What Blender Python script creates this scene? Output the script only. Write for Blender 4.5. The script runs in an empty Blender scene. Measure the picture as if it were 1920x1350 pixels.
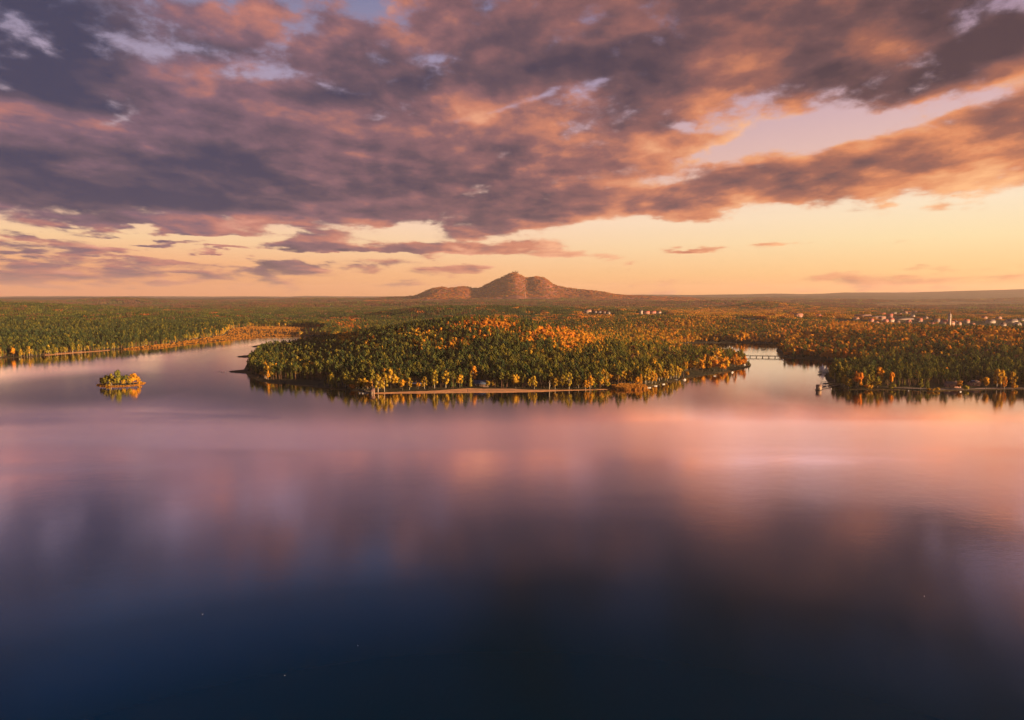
import bpy, bmesh, math, random
import numpy as np
from mathutils import Vector, Matrix, noise as mnoise

R = math.radians
SC = bpy.context.scene
COL = SC.collection
# ------------------------------------------------------------------ camera
CAM_H = 96.0
PITCH = R(5.53)
F = 1280.0                      # focal length in pixels of the 1920 px wide photograph
cam_data = bpy.data.cameras.new('camera')
cam_data.sensor_width = 36.0
cam_data.lens = 24.0
cam_data.clip_start = 1.0
cam_data.clip_end = 90000.0
cam = bpy.data.objects.new('camera', cam_data)
COL.objects.link(cam)
cam.location = (0, 0, CAM_H)
cam.rotation_euler = (math.pi / 2 - PITCH, 0, 0)
SC.camera = cam

SC.view_settings.view_transform = 'Standard'
SC.view_settings.look = 'None'
SC.view_settings.exposure = 1.6
SC.view_settings.gamma = 1.0
SC.view_settings.use_curve_mapping = False
SC.cycles.use_denoising = True
SC.cycles.max_bounces = 5
SC.cycles.diffuse_bounces = 2
SC.cycles.glossy_bounces = 2
SC.cycles.transmission_bounces = 2
SC.cycles.transparent_max_bounces = 6
SC.cycles.volume_bounces = 0
SC.cycles.caustics_reflective = False
SC.cycles.caustics_refractive = False
SC.cycles.use_adaptive_sampling = True
SC.cycles.adaptive_threshold = 0.02

# ------------------------------------------------------------------ sun
SUN_AZ = R(113)     # from the view direction (+Y) towards the right (+X): right and a little behind
SUN_EL = R(7.2)
sun_dir = Vector((math.sin(SUN_AZ) * math.cos(SUN_EL), math.cos(SUN_AZ) * math.cos(SUN_EL), math.sin(SUN_EL)))
sd = bpy.data.lights.new('sun', 'SUN')
sd.energy = 5.0
sd.angle = R(0.5)
sd.color = (1.0, 0.66, 0.36)
sun = bpy.data.objects.new('sun', sd)
COL.objects.link(sun)
sun.rotation_euler = sun_dir.to_track_quat('Z', 'Y').to_euler()
sun.location = (900, -400, 600)


def ray(px, py):
    """direction through a pixel of the 1920x1350 photograph"""
    a = (px - 960) / F
    b = (675 - py) / F
    return np.array([a, math.cos(PITCH) + b * math.sin(PITCH), -math.sin(PITCH) + b * math.cos(PITCH)])


def at(px, py, z=0.0):
    """ground point under a pixel on the level z"""
    d = ray(px, py)
    t = (z - CAM_H) / d[2]
    return (d[0] * t, d[1] * t)


def at_dist(px, y):
    """x coordinate of the pixel column at forward distance y"""
    return (px - 960) / F * y / math.cos(PITCH)


# ------------------------------------------------------------------ node helpers
class NT:
    def __init__(self, tree):
        self.t = tree
        self.n = tree.nodes
        self.l = tree.links

    def node(self, kind, **kw):
        nd = self.n.new(kind)
        for k, v in kw.items():
            setattr(nd, k, v)
        return nd

    def link(self, a, b):
        self.l.new(a, b)

    def put(self, sock, v):
        if v is None:
            return
        if isinstance(v, bpy.types.NodeSocket):
            self.l.new(v, sock)
        else:
            if isinstance(v, (tuple, list)) and sock.type == 'RGBA' and len(v) == 3:
                v = (*v, 1)
            sock.default_value = v

    def math(self, op, a, b=None, c=None, clamp=False):
        nd = self.node('ShaderNodeMath', operation=op, use_clamp=clamp)
        self.put(nd.inputs[0], a)
        self.put(nd.inputs[1], b)
        self.put(nd.inputs[2], c)
        return nd.outputs[0]

    def vmath(self, op, a, b=None, scale=None):
        nd = self.node('ShaderNodeVectorMath', operation=op)
        self.put(nd.inputs[0], a)
        if b is not None:
            self.put(nd.inputs[1], b)
        if scale is not None:
            self.put(nd.inputs['Scale'], scale)
        return nd.outputs['Value'] if op in ('LENGTH', 'DOT_PRODUCT', 'DISTANCE') else nd.outputs[0]

    def sstep(self, v, a, b, lo=0.0, hi=1.0):
        nd = self.node('ShaderNodeMapRange', interpolation_type='SMOOTHSTEP')
        self.put(nd.inputs[0], v)
        for i, x in enumerate((a, b, lo, hi)):
            self.put(nd.inputs[i + 1], x)
        return nd.outputs[0]

    def lin(self, v, a, b, lo=0.0, hi=1.0):
        nd = self.node('ShaderNodeMapRange')
        self.put(nd.inputs[0], v)
        for i, x in enumerate((a, b, lo, hi)):
            self.put(nd.inputs[i + 1], x)
        return nd.outputs[0]

    def mix(self, f, a, b, blend='MIX'):
        nd = self.node('ShaderNodeMix', data_type='RGBA', blend_type=blend)
        self.put(nd.inputs[0], f)
        self.put(nd.inputs[6], a)
        self.put(nd.inputs[7], b)
        return nd.outputs[2]

    def ramp(self, f, stops, interp='LINEAR'):
        nd = self.node('ShaderNodeValToRGB')
        cr = nd.color_ramp
        cr.interpolation = interp
        while len(cr.elements) < len(stops):
            cr.elements.new(0.5)
        for e, (p, c) in zip(cr.elements, stops):
            e.position = p
            e.color = (*c, 1) if len(c) == 3 else c
        self.put(nd.inputs[0], f)
        return nd.outputs[0]

    def noise(self, vec, scale, detail=4, rough=0.5, dist=0.0, lac=2.0, dim='3D'):
        nd = self.node('ShaderNodeTexNoise', noise_dimensions=dim)
        self.put(nd.inputs['Vector'], vec)
        nd.inputs['Scale'].default_value = scale
        nd.inputs['Detail'].default_value = detail
        nd.inputs['Roughness'].default_value = rough
        nd.inputs['Distortion'].default_value = dist
        nd.inputs['Lacunarity'].default_value = lac
        return nd.outputs[0], nd.outputs[1]

    def xyz(self, x, y, z=0.0):
        nd = self.node('ShaderNodeCombineXYZ')
        self.put(nd.inputs[0], x)
        self.put(nd.inputs[1], y)
        self.put(nd.inputs[2], z)
        return nd.outputs[0]

    def sep(self, v):
        nd = self.node('ShaderNodeSeparateXYZ')
        self.put(nd.inputs[0], v)
        return nd.outputs


def lin3(r, g, b):
    """sRGB 0..255 of a sky tone to scene-linear"""
    def f(c):
        c /= 255.0
        return c / 12.92 if c <= 0.04045 else ((c + 0.055) / 1.055) ** 2.4
    return (f(r), f(g), f(b))
# ------------------------------------------------------------------ world: sky with a broken cloud deck
world = bpy.data.worlds.new('World')
SC.world = world
world.use_nodes = True
world.cycles.sampling_method = 'MANUAL'
world.cycles.sample_map_resolution = 256
w = NT(world.node_tree)
w.n.clear()
w_out = w.node('ShaderNodeOutputWorld')
w_bg = w.node('ShaderNodeBackground')
w_bg.inputs['Strength'].default_value = 0.10
w.link(w_bg.outputs[0], w_out.inputs[0])
D = w.node('ShaderNodeTexCoord').outputs['Generated']
dx, dy, dz = w.sep(D)[:]
AZ = w.math('ARCTAN2', dx, dy)
EL = w.math('ARCSINE', dz)
# position on the cloud deck (a level sheet high above the ground)
zz = w.math('ADD', w.math('MAXIMUM', dz, 0.0), 0.10)
PX = w.math('DIVIDE', dx, zz)
PY = w.math('DIVIDE', dy, zz)
P = w.xyz(PX, w.math('MULTIPLY', PY, 0.68), 0.0)
ANG = w.xyz(AZ, EL, 0.0)


def sky_blob_sum(items, base):
    """sum of soft ellipses on the celestial sphere: (X, Y, rx, ry, tilt, amount) read off the photograph"""
    acc = base
    for (X, Y, rx, ry, rot, amp) in items:
        d = ray(X, Y)
        n = np.linalg.norm(d)
        az = math.atan2(d[0], d[1])
        el = math.asin(d[2] / n)
        mp = w.node('ShaderNodeMapping', vector_type='TEXTURE')
        mp.inputs['Location'].default_value = (az, el, 0)
        mp.inputs['Rotation'].default_value = (0, 0, R(rot))
        k = math.cos(az) ** 2
        mp.inputs['Scale'].default_value = (rx / F * max(k, .6), ry / F, 1)
        w.link(ANGW, mp.inputs['Vector'])
        g = w.node('ShaderNodeTexGradient', gradient_type='SPHERICAL')
        w.link(mp.outputs[0], g.inputs[0])
        acc = w.math('MULTIPLY_ADD', g.outputs['Fac'], amp, acc)
    return acc


# warp the layout a little so that no ellipse shows
wn = w.noise(P, 1.6, 5, 0.6)[1]
wn = w.vmath('SUBTRACT', wn, (0.5, 0.5, 0.5))
wn = w.vmath('MULTIPLY', wn, (0.15, 0.05, 0.0))
ANGW = w.vmath('ADD', ANG, wn)

# billows of the deck
wp = w.noise(P, 1.1, 4, 0.55)[1]
wp = w.vmath('SUBTRACT', wp, (0.5, 0.5, 0.5))
wp = w.vmath('SCALE', wp, scale=0.40)
P1 = w.vmath('ADD', P, wp)
n_big = w.noise(P1, 1.9, 10, 0.58)[0]
off = w.vmath('ADD', P1, (0.09, -0.08, 0.0))
n_off = w.noise(off, 1.9, 5, 0.55)[0]
A1 = w.vmath('ADD', w.vmath('MULTIPLY', ANG, (1.0, 1.9, 0.0)), w.vmath('SCALE', wp, scale=0.16))
A2 = w.vmath('ADD', A1, (0.016, -0.022, 0.0))
n_a = w.noise(A1, 7.5, 9, 0.56)[0]
n_aoff = w.noise(A2, 7.5, 5, 0.55)[0]
n_big = w.math('ADD', w.math('MULTIPLY', n_big, 0.58), w.math('MULTIPLY', n_a, 0.55))
n_big = w.math('SUBTRACT', n_big, 0.065)
n_off = w.math('SUBTRACT', w.math('ADD', w.math('MULTIPLY', n_off, 0.58), w.math('MULTIPLY', n_aoff, 0.55)), 0.065)
n_fine = w.noise(A1, 24.0, 7, 0.60)[0]
P2 = w.vmath('ADD', P1, (37.1, 11.3, 5.0))
n_wm = w.noise(P2, 1.5, 7, 0.60)[0]

COVER = [
    # the deck itself
    (250, 230, 760, 260, 0, 0.52), (800, 210, 620, 300, 0, 0.48), (450, 335, 900, 100, 0, 0.50), (150, 370, 600, 60, 0, 0.35), (650, 385, 420, 44, 0, 0.35),
    (1200, 120, 700, 330, 0, 0.50), (1700, 60, 560, 200, 0, 0.60), (1050, 350, 420, 100, 4, 0.36),
    (100, 60, 700, 300, 0, 0.25), (1860, 130, 240, 80, 10, 0.45), (1900, 262, 200, 40, 8, 0.3), (960, 20, 1300, 110, 0, 0.16),
    # the long band rising to the right
    (1230, 385, 420, 46, 7, 0.55), (1500, 328, 330, 60, 6, 0.66), (1780, 296, 440, 88, 7, 0.85), (1920, 280, 330, 80, 6, 0.40),
    (1100, 402, 260, 34, 3, 0.25), (900, 428, 150, 20, 8, 0.40),
    # small clouds low over the horizon
    (300, 427, 280, 15, -2, 0.42), (40, 446, 110, 10, 0, 0.60), (30, 472, 140, 12, 2, 0.60),
    (590, 456, 170, 22, -2, 0.70), (650, 470, 260, 11, 1, 0.60), (900, 465, 250, 17, 0, 0.75), (1070, 481, 120, 9, 1, 0.60),
    (840, 474, 120, 8, 0, 0.45), (1290, 464, 80, 11, 0, 0.80), (1500, 457, 85, 6, 2, 0.6), (1168, 496, 50, 6, 0, 0.6),
    (870, 503, 90, 11, 2, 0.6), (200, 474, 90, 7, 2, 0.55), (300, 457, 90, 5, 0, 0.5), (420, 470, 80, 5, 0, 0.5),
    (260, 512, 520, 34, 1, 0.42), (100, 525, 400, 26, 0, 0.30), (560, 500, 300, 18, 0, 0.35), (1760, 525, 480, 30, 1, 0.46), (1200, 540, 700, 16, 0, 0.2),
    # gaps
    (1600, 234, 330, 26, 8, -0.55), (560, -150, 420, 140, 0, -0.60), (120, -260, 320, 140, 0, -0.45), (1850, 190, 240, 22, 12, -0.36), (1390, 268, 180, 20, 16, -0.25),
    (85, 85, 100, 11, -38, -0.20), (190, 165, 130, 20, -22, -0.32), (215, 218, 80, 16, 25, -0.45),
    (20, 160, 80, 8, 0, -0.2), (220, 80, 140, 12, -8, -0.2),
    (620, 160, 260, 26, -8, -0.36), (600, 210, 160, 14, 0, -0.34), (460, 140, 170, 18, 5, -0.28), (700, 200, 90, 20, 10, -0.25),
    (690, 20, 90, 34, -20, -0.30), (560, 70, 50, 80, -30, -0.34), (1060, 60, 160, 36, 30, -0.30), (960, 188, 240, 12, 12, -0.36), (1100, 170, 100, 14, 20, -0.2),
    (1160, 330, 130, 22, 0, -0.34), (860, 366, 150, 16, 6, -0.34), (1320, 235, 80, 14, 0, -0.3), (1060, 345, 120, 14, 0, -0.25),
    (1680, 95, 80, 30, -20, -0.36), (1845, 128, 70, 22, 10, -0.30), (1210, 345, 260, 18, 8, -0.22),
    (700, 432, 420, 16, 0, -0.15), (350, 446, 500, 12, 0, -0.35), (350, 480, 300, 9, 0, -0.3), (1400, 420, 700, 40, 0, -0.35), (1500, 490, 700, 22, 0, -0.3),
]
cov = sky_blob_sum(COVER, -0.16)
# overhead, seen only in the lake: half open
cov = w.math('ADD', cov, w.sstep(EL, 0.36, 0.50, 0.0, 0.22))
# behind the camera
cov = w.math('ADD', cov, w.sstep(dy, 0.45, 0.1, 0.0, 0.22))
den = w.math('ADD', n_big, w.math('MULTIPLY_ADD', n_fine, 0.40, -0.20))
den = w.math('ADD', w.math('MULTIPLY', w.math('SUBTRACT', den, 0.5), 2.05), w.math('MULTIPLY', cov, 0.95))
alpha = w.sstep(den, -0.03, 0.24)
thick = w.lin(den, 0.05, 0.85)
lit = w.math('SUBTRACT', n_big, n_off)

# clear sky: Nishita air, warmed towards the horizon
ns = w.node('ShaderNodeTexSky', sky_type='NISHITA')
ns.sun_disc = False
ns.sun_elevation = SUN_EL
ns.sun_rotation = SUN_AZ
ns.altitude = 300
ns.dust_density = 2.0
nish = w.vmath('SCALE', ns.outputs[0], scale=0.1)

E_ = w.lin(EL, 0.0, 0.6)


def S(px_y, *c):
    return ((math.atan((675 - px_y) / F) - PITCH) / 0.6, lin3(*c))


left = w.ramp(E_, [(0.0, lin3(238, 150, 108)), S(500, 250, 178, 128), S(455, 255, 212, 162), S(415, 250, 204, 175),
                   S(300, 190, 165, 172), S(160, 172, 156, 180), S(20, 128, 130, 162), (0.80, lin3(44, 108, 180)), (0.95, lin3(44, 108, 180))])
mid = w.ramp(E_, [(0.0, lin3(250, 178, 108)), S(520, 255, 194, 134), S(470, 255, 214, 168), S(420, 255, 222, 192),
                  S(330, 225, 180, 170), S(160, 172, 156, 184), S(20, 138, 134, 168), (0.80, lin3(36, 74, 125)), (0.95, lin3(36, 74, 125))])
right = w.ramp(E_, [(0.0, lin3(252, 170, 92)), S(515, 255, 208, 140), S(460, 255, 230, 178), S(400, 255, 234, 202),
                    S(330, 240, 200, 185), S(240, 218, 182, 186), S(100, 172, 146, 168), (0.85, lin3(70, 84, 120))])
fa = w.lin(AZ, -0.55, 0.02)
fb = w.lin(AZ, 0.02, 0.55)
clear = w.mix(fb, w.mix(fa, left, mid), right)
clear = w.mix(0.05, clear, nish)

# cloud light: thin parts glow, thick parts are slate and mauve, sun-facing flanks are rose and orange
WARM = [
    (800, 250, 260, 70, 0, 0.25), (860, 190, 90, 45, 0, 0.45), (1360, 230, 520, 70, -8, 0.45), (1340, 130, 240, 100, -20, 0.34),
    (1640, 90, 120, 50, 0, 0.55), (1050, 250, 320, 110, 0, 0.25), (700, 370, 420, 60, 0, 0.30), (1250, 390, 420, 50, 6, 0.45),
    (1800, 320, 420, 90, 6, 0.40), (1880, 160, 220, 50, 15, 0.55), (1850, 340, 300, 30, 6, 0.35),
    (440, 10, 200, 60, 0, 0.45), (900, 80, 260, 130, -20, 0.30), (400, 170, 320, 110, -15, 0.30), (100, 240, 400, 50, -6, 0.35),
    (300, 250, 200, 40, 0, 0.2), (1250, 300, 300, 60, 0, 0.35), (600, 100, 160, 50, -20, 0.2),
    (300, 430, 600, 60, 0, 0.25), (900, 465, 500, 60, 0, 0.45), (250, 520, 600, 60, 0, 0.3), (1500, 500, 900, 120, 0, 0.6),
    (280, 130, 160, 60, -20, 0.2), (620, 300, 220, 30, 0, 0.2), (560, 410, 200, 16, 0, 0.2),
    # shaded hearts of the deck
    (60, 80, 340, 120, 0, -0.38),
    (500, 345, 900, 70, 0, -0.08), (300, 130, 500, 120, 0, -0.08), (1000, 110, 260, 120, 0, -0.15), (1200, 230, 200, 50, 0, -0.1),
    (150, 300, 500, 90, 0, -0.14), (700, 320, 500, 70, 0, -0.10), (100, 60, 420, 110, 0, -0.35), (1180, 120, 300, 130, 0, -0.30),
    (1800, 60, 400, 110, 0, -0.35), (1560, 160, 420, 50, 8, -0.22), (680, 180, 200, 40, 0, -0.22), (1540, 130, 200, 50, 10, -0.20),
    (200, 370, 420, 40, 0, -0.20), (900, 130, 200, 60, 0, -0.10),
]
warm = sky_blob_sum(WARM, 0.25)
warm = w.math('MULTIPLY_ADD', lit, 2.6, warm)
warm = w.math('MULTIPLY_ADD', w.math('SUBTRACT', n_fine, 0.5), 0.34, warm)
warm = w.math('MULTIPLY_ADD', w.math('SUBTRACT', n_wm, 0.5), 1.05, warm)
warm = w.math('ADD', warm, w.lin(thick, 0.0, 0.9, 0.16, -0.14))
warm = w.math('ADD', warm, w.sstep(EL, 0.36, 0.52, 0.0, -0.45))
warm = w.math('MULTIPLY_ADD', warm, 0.85, 0.10)
cl_left = w.ramp(warm, [(0.0, lin3(66, 68, 94)), (0.22, lin3(94, 82, 100)), (0.45, lin3(128, 100, 116)), (0.68, lin3(186, 122, 116)), (1.0, lin3(238, 166, 146))])
cl_right = w.ramp(warm, [(0.0, lin3(78, 62, 72)), (0.22, lin3(110, 80, 84)), (0.45, lin3(156, 100, 88)), (0.68, lin3(220, 138, 98)), (1.0, lin3(255, 190, 136))])
cl = w.mix(w.lin(AZ, -0.45, 0.45), cl_left, cl_right)
zen = w.mix(w.lin(AZ, -0.5, 0.0), lin3(8, 46, 90), lin3(6, 18, 28))
cl = w.mix(w.sstep(EL, 0.37, 0.47), cl, w.mix(0.15, zen, cl))
# translucency where the sheet is thin
edge = w.sstep(den, 0.03, 0.36, 0.65, 0.0)
cl = w.mix(edge, cl, clear)
sky = w.mix(alpha, clear, cl)
# the exposure is raised for the land, so the sky is metered down by the same amount
sky = w.vmath('SCALE', sky, scale=10.0 / 2 ** SC.view_settings.exposure)
w.link(sky, w_bg.inputs[0])
# ------------------------------------------------------------------ object helpers
def tag(o, label=None, cat=None, group=None, kind=None):
    if label: o['label'] = label
    if cat: o['category'] = cat
    if group: o['group'] = group
    if kind: o['kind'] = kind
    return o


def mesh_np(name, verts, faces, mats=(), smooth=False, midx=None):
    """mesh from numpy vertices and an (n,3) or (n,4) face array, or a list of such arrays"""
    me = bpy.data.meshes.new(name)
    verts = np.asarray(verts, dtype=np.float32)
    fl = faces if isinstance(faces, list) else [faces]
    fl = [np.asarray(f, dtype=np.int32) for f in fl if len(f)]
    loops = np.concatenate([f.ravel() for f in fl])
    sizes = np.concatenate([np.full(len(f), f.shape[1], dtype=np.int32) for f in fl])
    starts = np.concatenate([[0], np.cumsum(sizes)[:-1]]).astype(np.int32)
    me.vertices.add(len(verts))
    me.vertices.foreach_set('co', verts.ravel())
    me.loops.add(len(loops))
    me.loops.foreach_set('vertex_index', loops)
    me.polygons.add(len(sizes))
    me.polygons.foreach_set('loop_start', starts)
    if smooth:
        me.polygons.foreach_set('use_smooth', np.ones(len(sizes), dtype=bool))
    if midx is not None:
        me.polygons.foreach_set('material_index', np.asarray(midx, dtype=np.int32))
    for m in mats:
        me.materials.append(m)
    me.update(calc_edges=True)
    me.validate()
    return me


def link(name, me, parent=None):
    o = bpy.data.objects.new(name, me)
    COL.objects.link(o)
    if parent is not None:
        o.parent = parent
    return o


def material(name):
    m = bpy.data.materials.new(name)
    m.use_nodes = True
    t = NT(m.node_tree)
    t.n.clear()
    out = t.node('ShaderNodeOutputMaterial')
    return m, t, out


def simple_mat(name, col, rough=0.8, var=0.15, scale=0.6, metal=0.0):
    m, t, out = material(name)
    b = t.node('ShaderNodeBsdfPrincipled')
    co = t.node('ShaderNodeTexCoord').outputs['Object']
    f = t.noise(co, scale, 4, 0.6)[0]
    dark = tuple(c * (1 - var * 1.6) for c in col)
    lite = tuple(min(1, c * (1 + var)) for c in col)
    c = t.ramp(f, [(0.3, dark), (0.7, lite)])
    t.link(c, b.inputs['Base Color'])
    b.inputs['Roughness'].default_value = rough
    b.inputs['Metallic'].default_value = metal
    t.link(b.outputs[0], out.inputs[0])
    return m


# ------------------------------------------------------------------ numpy value noise
def _hash(ix, iy, seed):
    h = (ix.astype(np.int64) * 374761393 + iy.astype(np.int64) * 668265263 + seed * 1442695041) & 0xffffffff
    h = ((h ^ (h >> 13)) * 1274126177) & 0xffffffff
    h = h ^ (h >> 16)
    return (h & 0xffffff) / float(0xffffff)


def vnoise(x, y, seed=0):
    x = np.asarray(x, dtype=float); y = np.asarray(y, dtype=float)
    ix = np.floor(x); iy = np.floor(y)
    fx = x - ix; fy = y - iy
    fx = fx * fx * (3 - 2 * fx); fy = fy * fy * (3 - 2 * fy)
    a = _hash(ix, iy, seed); b = _hash(ix + 1, iy, seed)
    c = _hash(ix, iy + 1, seed); d = _hash(ix + 1, iy + 1, seed)
    return (a * (1 - fx) + b * fx) * (1 - fy) + (c * (1 - fx) + d * fx) * fy


def fbm(x, y, scale, octs=4, seed=0):
    """-1..1"""
    s = 0; a = 1; tot = 0
    for k in range(octs):
        s = s + a * (vnoise(x / scale * 2 ** k + 17.3 * k, y / scale * 2 ** k - 9.1 * k, seed + k) * 2 - 1)
        tot += a; a *= 0.5
    return s / tot


def sm(v, a, b):
    t = np.clip((np.asarray(v, dtype=float) - a) / (b - a), 0, 1)
    return t * t * (3 - 2 * t)


# ------------------------------------------------------------------ the lake's outline (pixels of the photograph -> ground metres)
def G(pts):
    return [at(x, y) for x, y in pts]


SHORE_R = [(1920, 731), (1872, 731), (1806, 733), (1740, 734.5), (1697, 732), (1636, 731.5), (1600, 731), (1580, 729), (1566, 725), (1553, 717),
           (1546, 709), (1546, 702), (1552, 696), (1575, 690), (1602, 687), (1606, 682), (1580, 677.5), (1541, 675), (1500, 673.5), (1467, 671.5),
           (1461, 664), (1454, 657), (1460, 650), (1474, 646.5), (1440, 644.3), (1400, 644), (1350, 643.5), (1290, 644), (1264, 647),
           (1270, 656), (1290, 661), (1330, 666), (1371, 670), (1398, 675), (1407, 681), (1410, 686), (1404, 690.5), (1380, 695), (1356, 699.5),
           (1319, 705), (1283, 711), (1262, 716), (1240, 720), (1222, 723), (1213, 729), (1195, 731), (1165, 731.5), (1150, 729), (1128, 731),
           (1060, 732.5), (1002, 735), (950, 736), (895, 736.5), (800, 737.5), (740, 738), (700, 739), (680, 735), (657, 733), (620, 730),
           (585, 725.5), (550, 722), (520, 720), (496, 717), (480, 712), (466, 706), (459, 700), (457, 692), (461, 684), (466, 675), (474, 668.5),
           (484, 664), (502, 659.5), (540, 654), (585, 648), (612, 641), (620, 635), (606, 631.5), (585, 630.0), (520, 631.5), (490, 632), (457, 634.5), (430, 638),
           (400, 641), (365, 644), (325, 649), (300, 652.5), (275, 654), (245, 655), (220, 655.5), (200, 658), (150, 661.5), (85, 667),
           (40, 670), (0, 672.5)]
lake = G(SHORE_R)
lake = [(7000, -1500), (2600, -250), (1800, 280), (1150, 480), (800, 610), (640, 655)] + lake + \
       [(-1000, 830), (-1600, 640), (-2600, 250), (-7000, -900), (-7000, -6000), (7000, -6000)]
LAKE = np.array(lake)
ISLET = np.array(G([(181, 722.5), (196, 725), (222, 724.8), (246, 723.5), (262, 721.5), (273, 718.2), (262, 717.6), (240, 718.5), (210, 719), (190, 720)]))


def smooth_poly(P, n=2):
    for _ in range(n):
        Q = np.roll(P, -1, axis=0)
        P = np.stack([P * .75 + Q * .25, P * .25 + Q * .75], 1).reshape(-1, 2)
    return P


LAKE = smooth_poly(LAKE, 1)
ISLET = smooth_poly(ISLET, 2)


def poly_sd(x, y, P):
    """signed distance, positive inside"""
    x = np.asarray(x, dtype=float).ravel(); y = np.asarray(y, dtype=float).ravel()
    best = np.full(x.shape, 1e18); ins = np.zeros(x.shape, dtype=bool)
    for i in range(len(P)):
        x0, y0 = P[i]; x1, y1 = P[(i + 1) % len(P)]
        ex, ey = x1 - x0, y1 - y0
        L = ex * ex + ey * ey
        if L < 1e-9:
            continue
        t = np.clip(((x - x0) * ex + (y - y0) * ey) / L, 0, 1)
        d = (x - x0 - t * ex) ** 2 + (y - y0 - t * ey) ** 2
        np.minimum(best, d, out=best)
        if abs(y1 - y0) > 1e-12:
            c = ((y0 > y) != (y1 > y)) & (x < (x1 - x0) * (y - y0) / (y1 - y0) + x0)
            ins ^= c
    return np.where(ins, 1, -1) * np.sqrt(best)


def land_sd(x, y):
    """distance from the waterline, positive on land"""
    shape = np.shape(x)
    s = np.maximum(-poly_sd(x, y, LAKE), poly_sd(x, y, ISLET))
    s = s + 1.6 * fbm(np.ravel(x), np.ravel(y), 14, 3, 5) * (np.abs(s) < 40)
    return s.reshape(shape)


def gauss(x, y, cx, cy, sx, sy, rot=0.0):
    c, s = math.cos(rot), math.sin(rot)
    u = (x - cx) * c + (y - cy) * s
    v = -(x - cx) * s + (y - cy) * c
    return np.exp(-(u / sx) ** 2 - (v / sy) ** 2)


FAR_L = ([-4000, -2000, -400, 0, 100, 250, 360, 430, 480, 520, 640, 760, 900, 1150, 1300, 1400, 1450, 1500, 1540, 1580, 1640, 1700, 1760, 1820, 1870, 1920, 2200, 2600, 5000],
         [556, 556, 556.2, 556.5, 556.8, 557.5, 558.4, 557.4, 555.6, 557.4, 558.4, 557.8, 556, 552.8, 552.2, 551.5, 550.0, 551.2, 550.6, 548.6, 548.8, 548.6, 547.6, 546.0, 544.6, 543.2, 541, 545, 552])


def hills(x, y):
    r = np.hypot(x, y)
    h = np.zeros(np.shape(x))
    # wooded hill of the peninsula
    left = x < -40
    h = h + 39 * np.exp(-((x + 40) / np.where(left, 235, 165)) ** 2 - ((y - 1130) / np.where(y < 1130, 250, 330)) ** 2)
    h = h + 7 * gauss(x, y, 200, 880, 110, 90)
    # left shore rises to a broad ridge
    h = h + 52 * gauss(x, y, -2150, 2500, 620, 700) + 16 * gauss(x, y, -1150, 1900, 420, 420)
    # shaded ridge behind the peninsula
    h = h + 30 * gauss(x, y, -260, 2350, 240, 260) + 26 * gauss(x, y, 50, 2700, 500, 300)
    h = h + 12 * gauss(x, y, 500, 1900, 500, 260)
    # rise of the right bank and the town
    h = h + 20 * gauss(x, y, 900, 1150, 300, 300) + 14 * gauss(x, y, 1100, 2100, 600, 350)
    # dark knoll beyond the town
    h = h + 28 * gauss(x, y, 1370, 3650, 190, 260)
    h = h + 38 * gauss(x, y, -3450, 6000, 420, 300)
    h = h + 13 * (fbm(x, y * 1.7, 620, 4, 11) + 0.25) * sm(r, 900, 2400)
    h = h + 34 * (fbm(x, y * 2.0, 2600, 4, 21) + 0.15) * sm(r, 3000, 6500)
    # gentle foot of the mountain
    h = h + 62 * gauss(x, y, 40, 6900, 1300, 900)
    # low ridges stepping back to the skyline
    for cx, cy, sx_r, sy_r, hh_r in ((-5600, 9200, 1700, 420, 42), (-2500, 7600, 1000, 260, 26), (-4300, 5200, 700, 300, 30), (4300, 8900, 1700, 420, 52), (2500, 6100, 900, 240, 30),
                                     (5300, 7000, 1200, 320, 48), (1500, 5000, 600, 200, 20), (-900, 4600, 700, 200, 18)):
        h = h + hh_r * gauss(x, y, cx, cy, sx_r, sy_r, 0.06)
    # far skyline, 14 km away
    px = 960 + F * x / np.maximum(y, 1.0)
    sky = 96 + (551 - np.interp(px, *FAR_L)) / F * 14000
    f = sm(r, 9500, 13500) * (1 - sm(r, 14500, 19000))
    h = h * (1 - f) + f * (sky + 12 * fbm(x, y, 900, 3, 31) - 6)
    return h


def height(x, y, sd=None):
    x = np.asarray(x, dtype=float); y = np.asarray(y, dtype=float)
    if sd is None:
        sd = land_sd(x, y)
    t = sm(sd, 6, 190)
    base = 0.9 * (1 - np.exp(-np.maximum(sd, 0) / 9.0)) + 1.8 * sm(sd, 20, 160) + 0.35 * fbm(x, y, 30, 2, 3) * sm(sd, 5, 30)
    h = base + t * hills(x, y)
    return np.where(sd > 0, h + 0.02, np.maximum(sd * 0.12, -4.0))


# ------------------------------------------------------------------ ground sheet: polar grid, fine near the shore, out to the skyline
na = 641
az = np.linspace(R(-80), R(80), na)
nr = 780
rr = 380.0 * (24000.0 / 380.0) ** (np.linspace(0, 1, nr))
AZg, RRg = np.meshgrid(az, rr)
GX = RRg * np.sin(AZg)
GY = RRg * np.cos(AZg)
GSD = land_sd(GX, GY)
GZ = height(GX, GY, GSD)
idx = np.arange(nr * na).reshape(nr, na)
gf = np.stack([idx[:-1, :-1].ravel(), idx[:-1, 1:].ravel(), idx[1:, 1:].ravel(), idx[1:, :-1].ravel()], 1)


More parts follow.
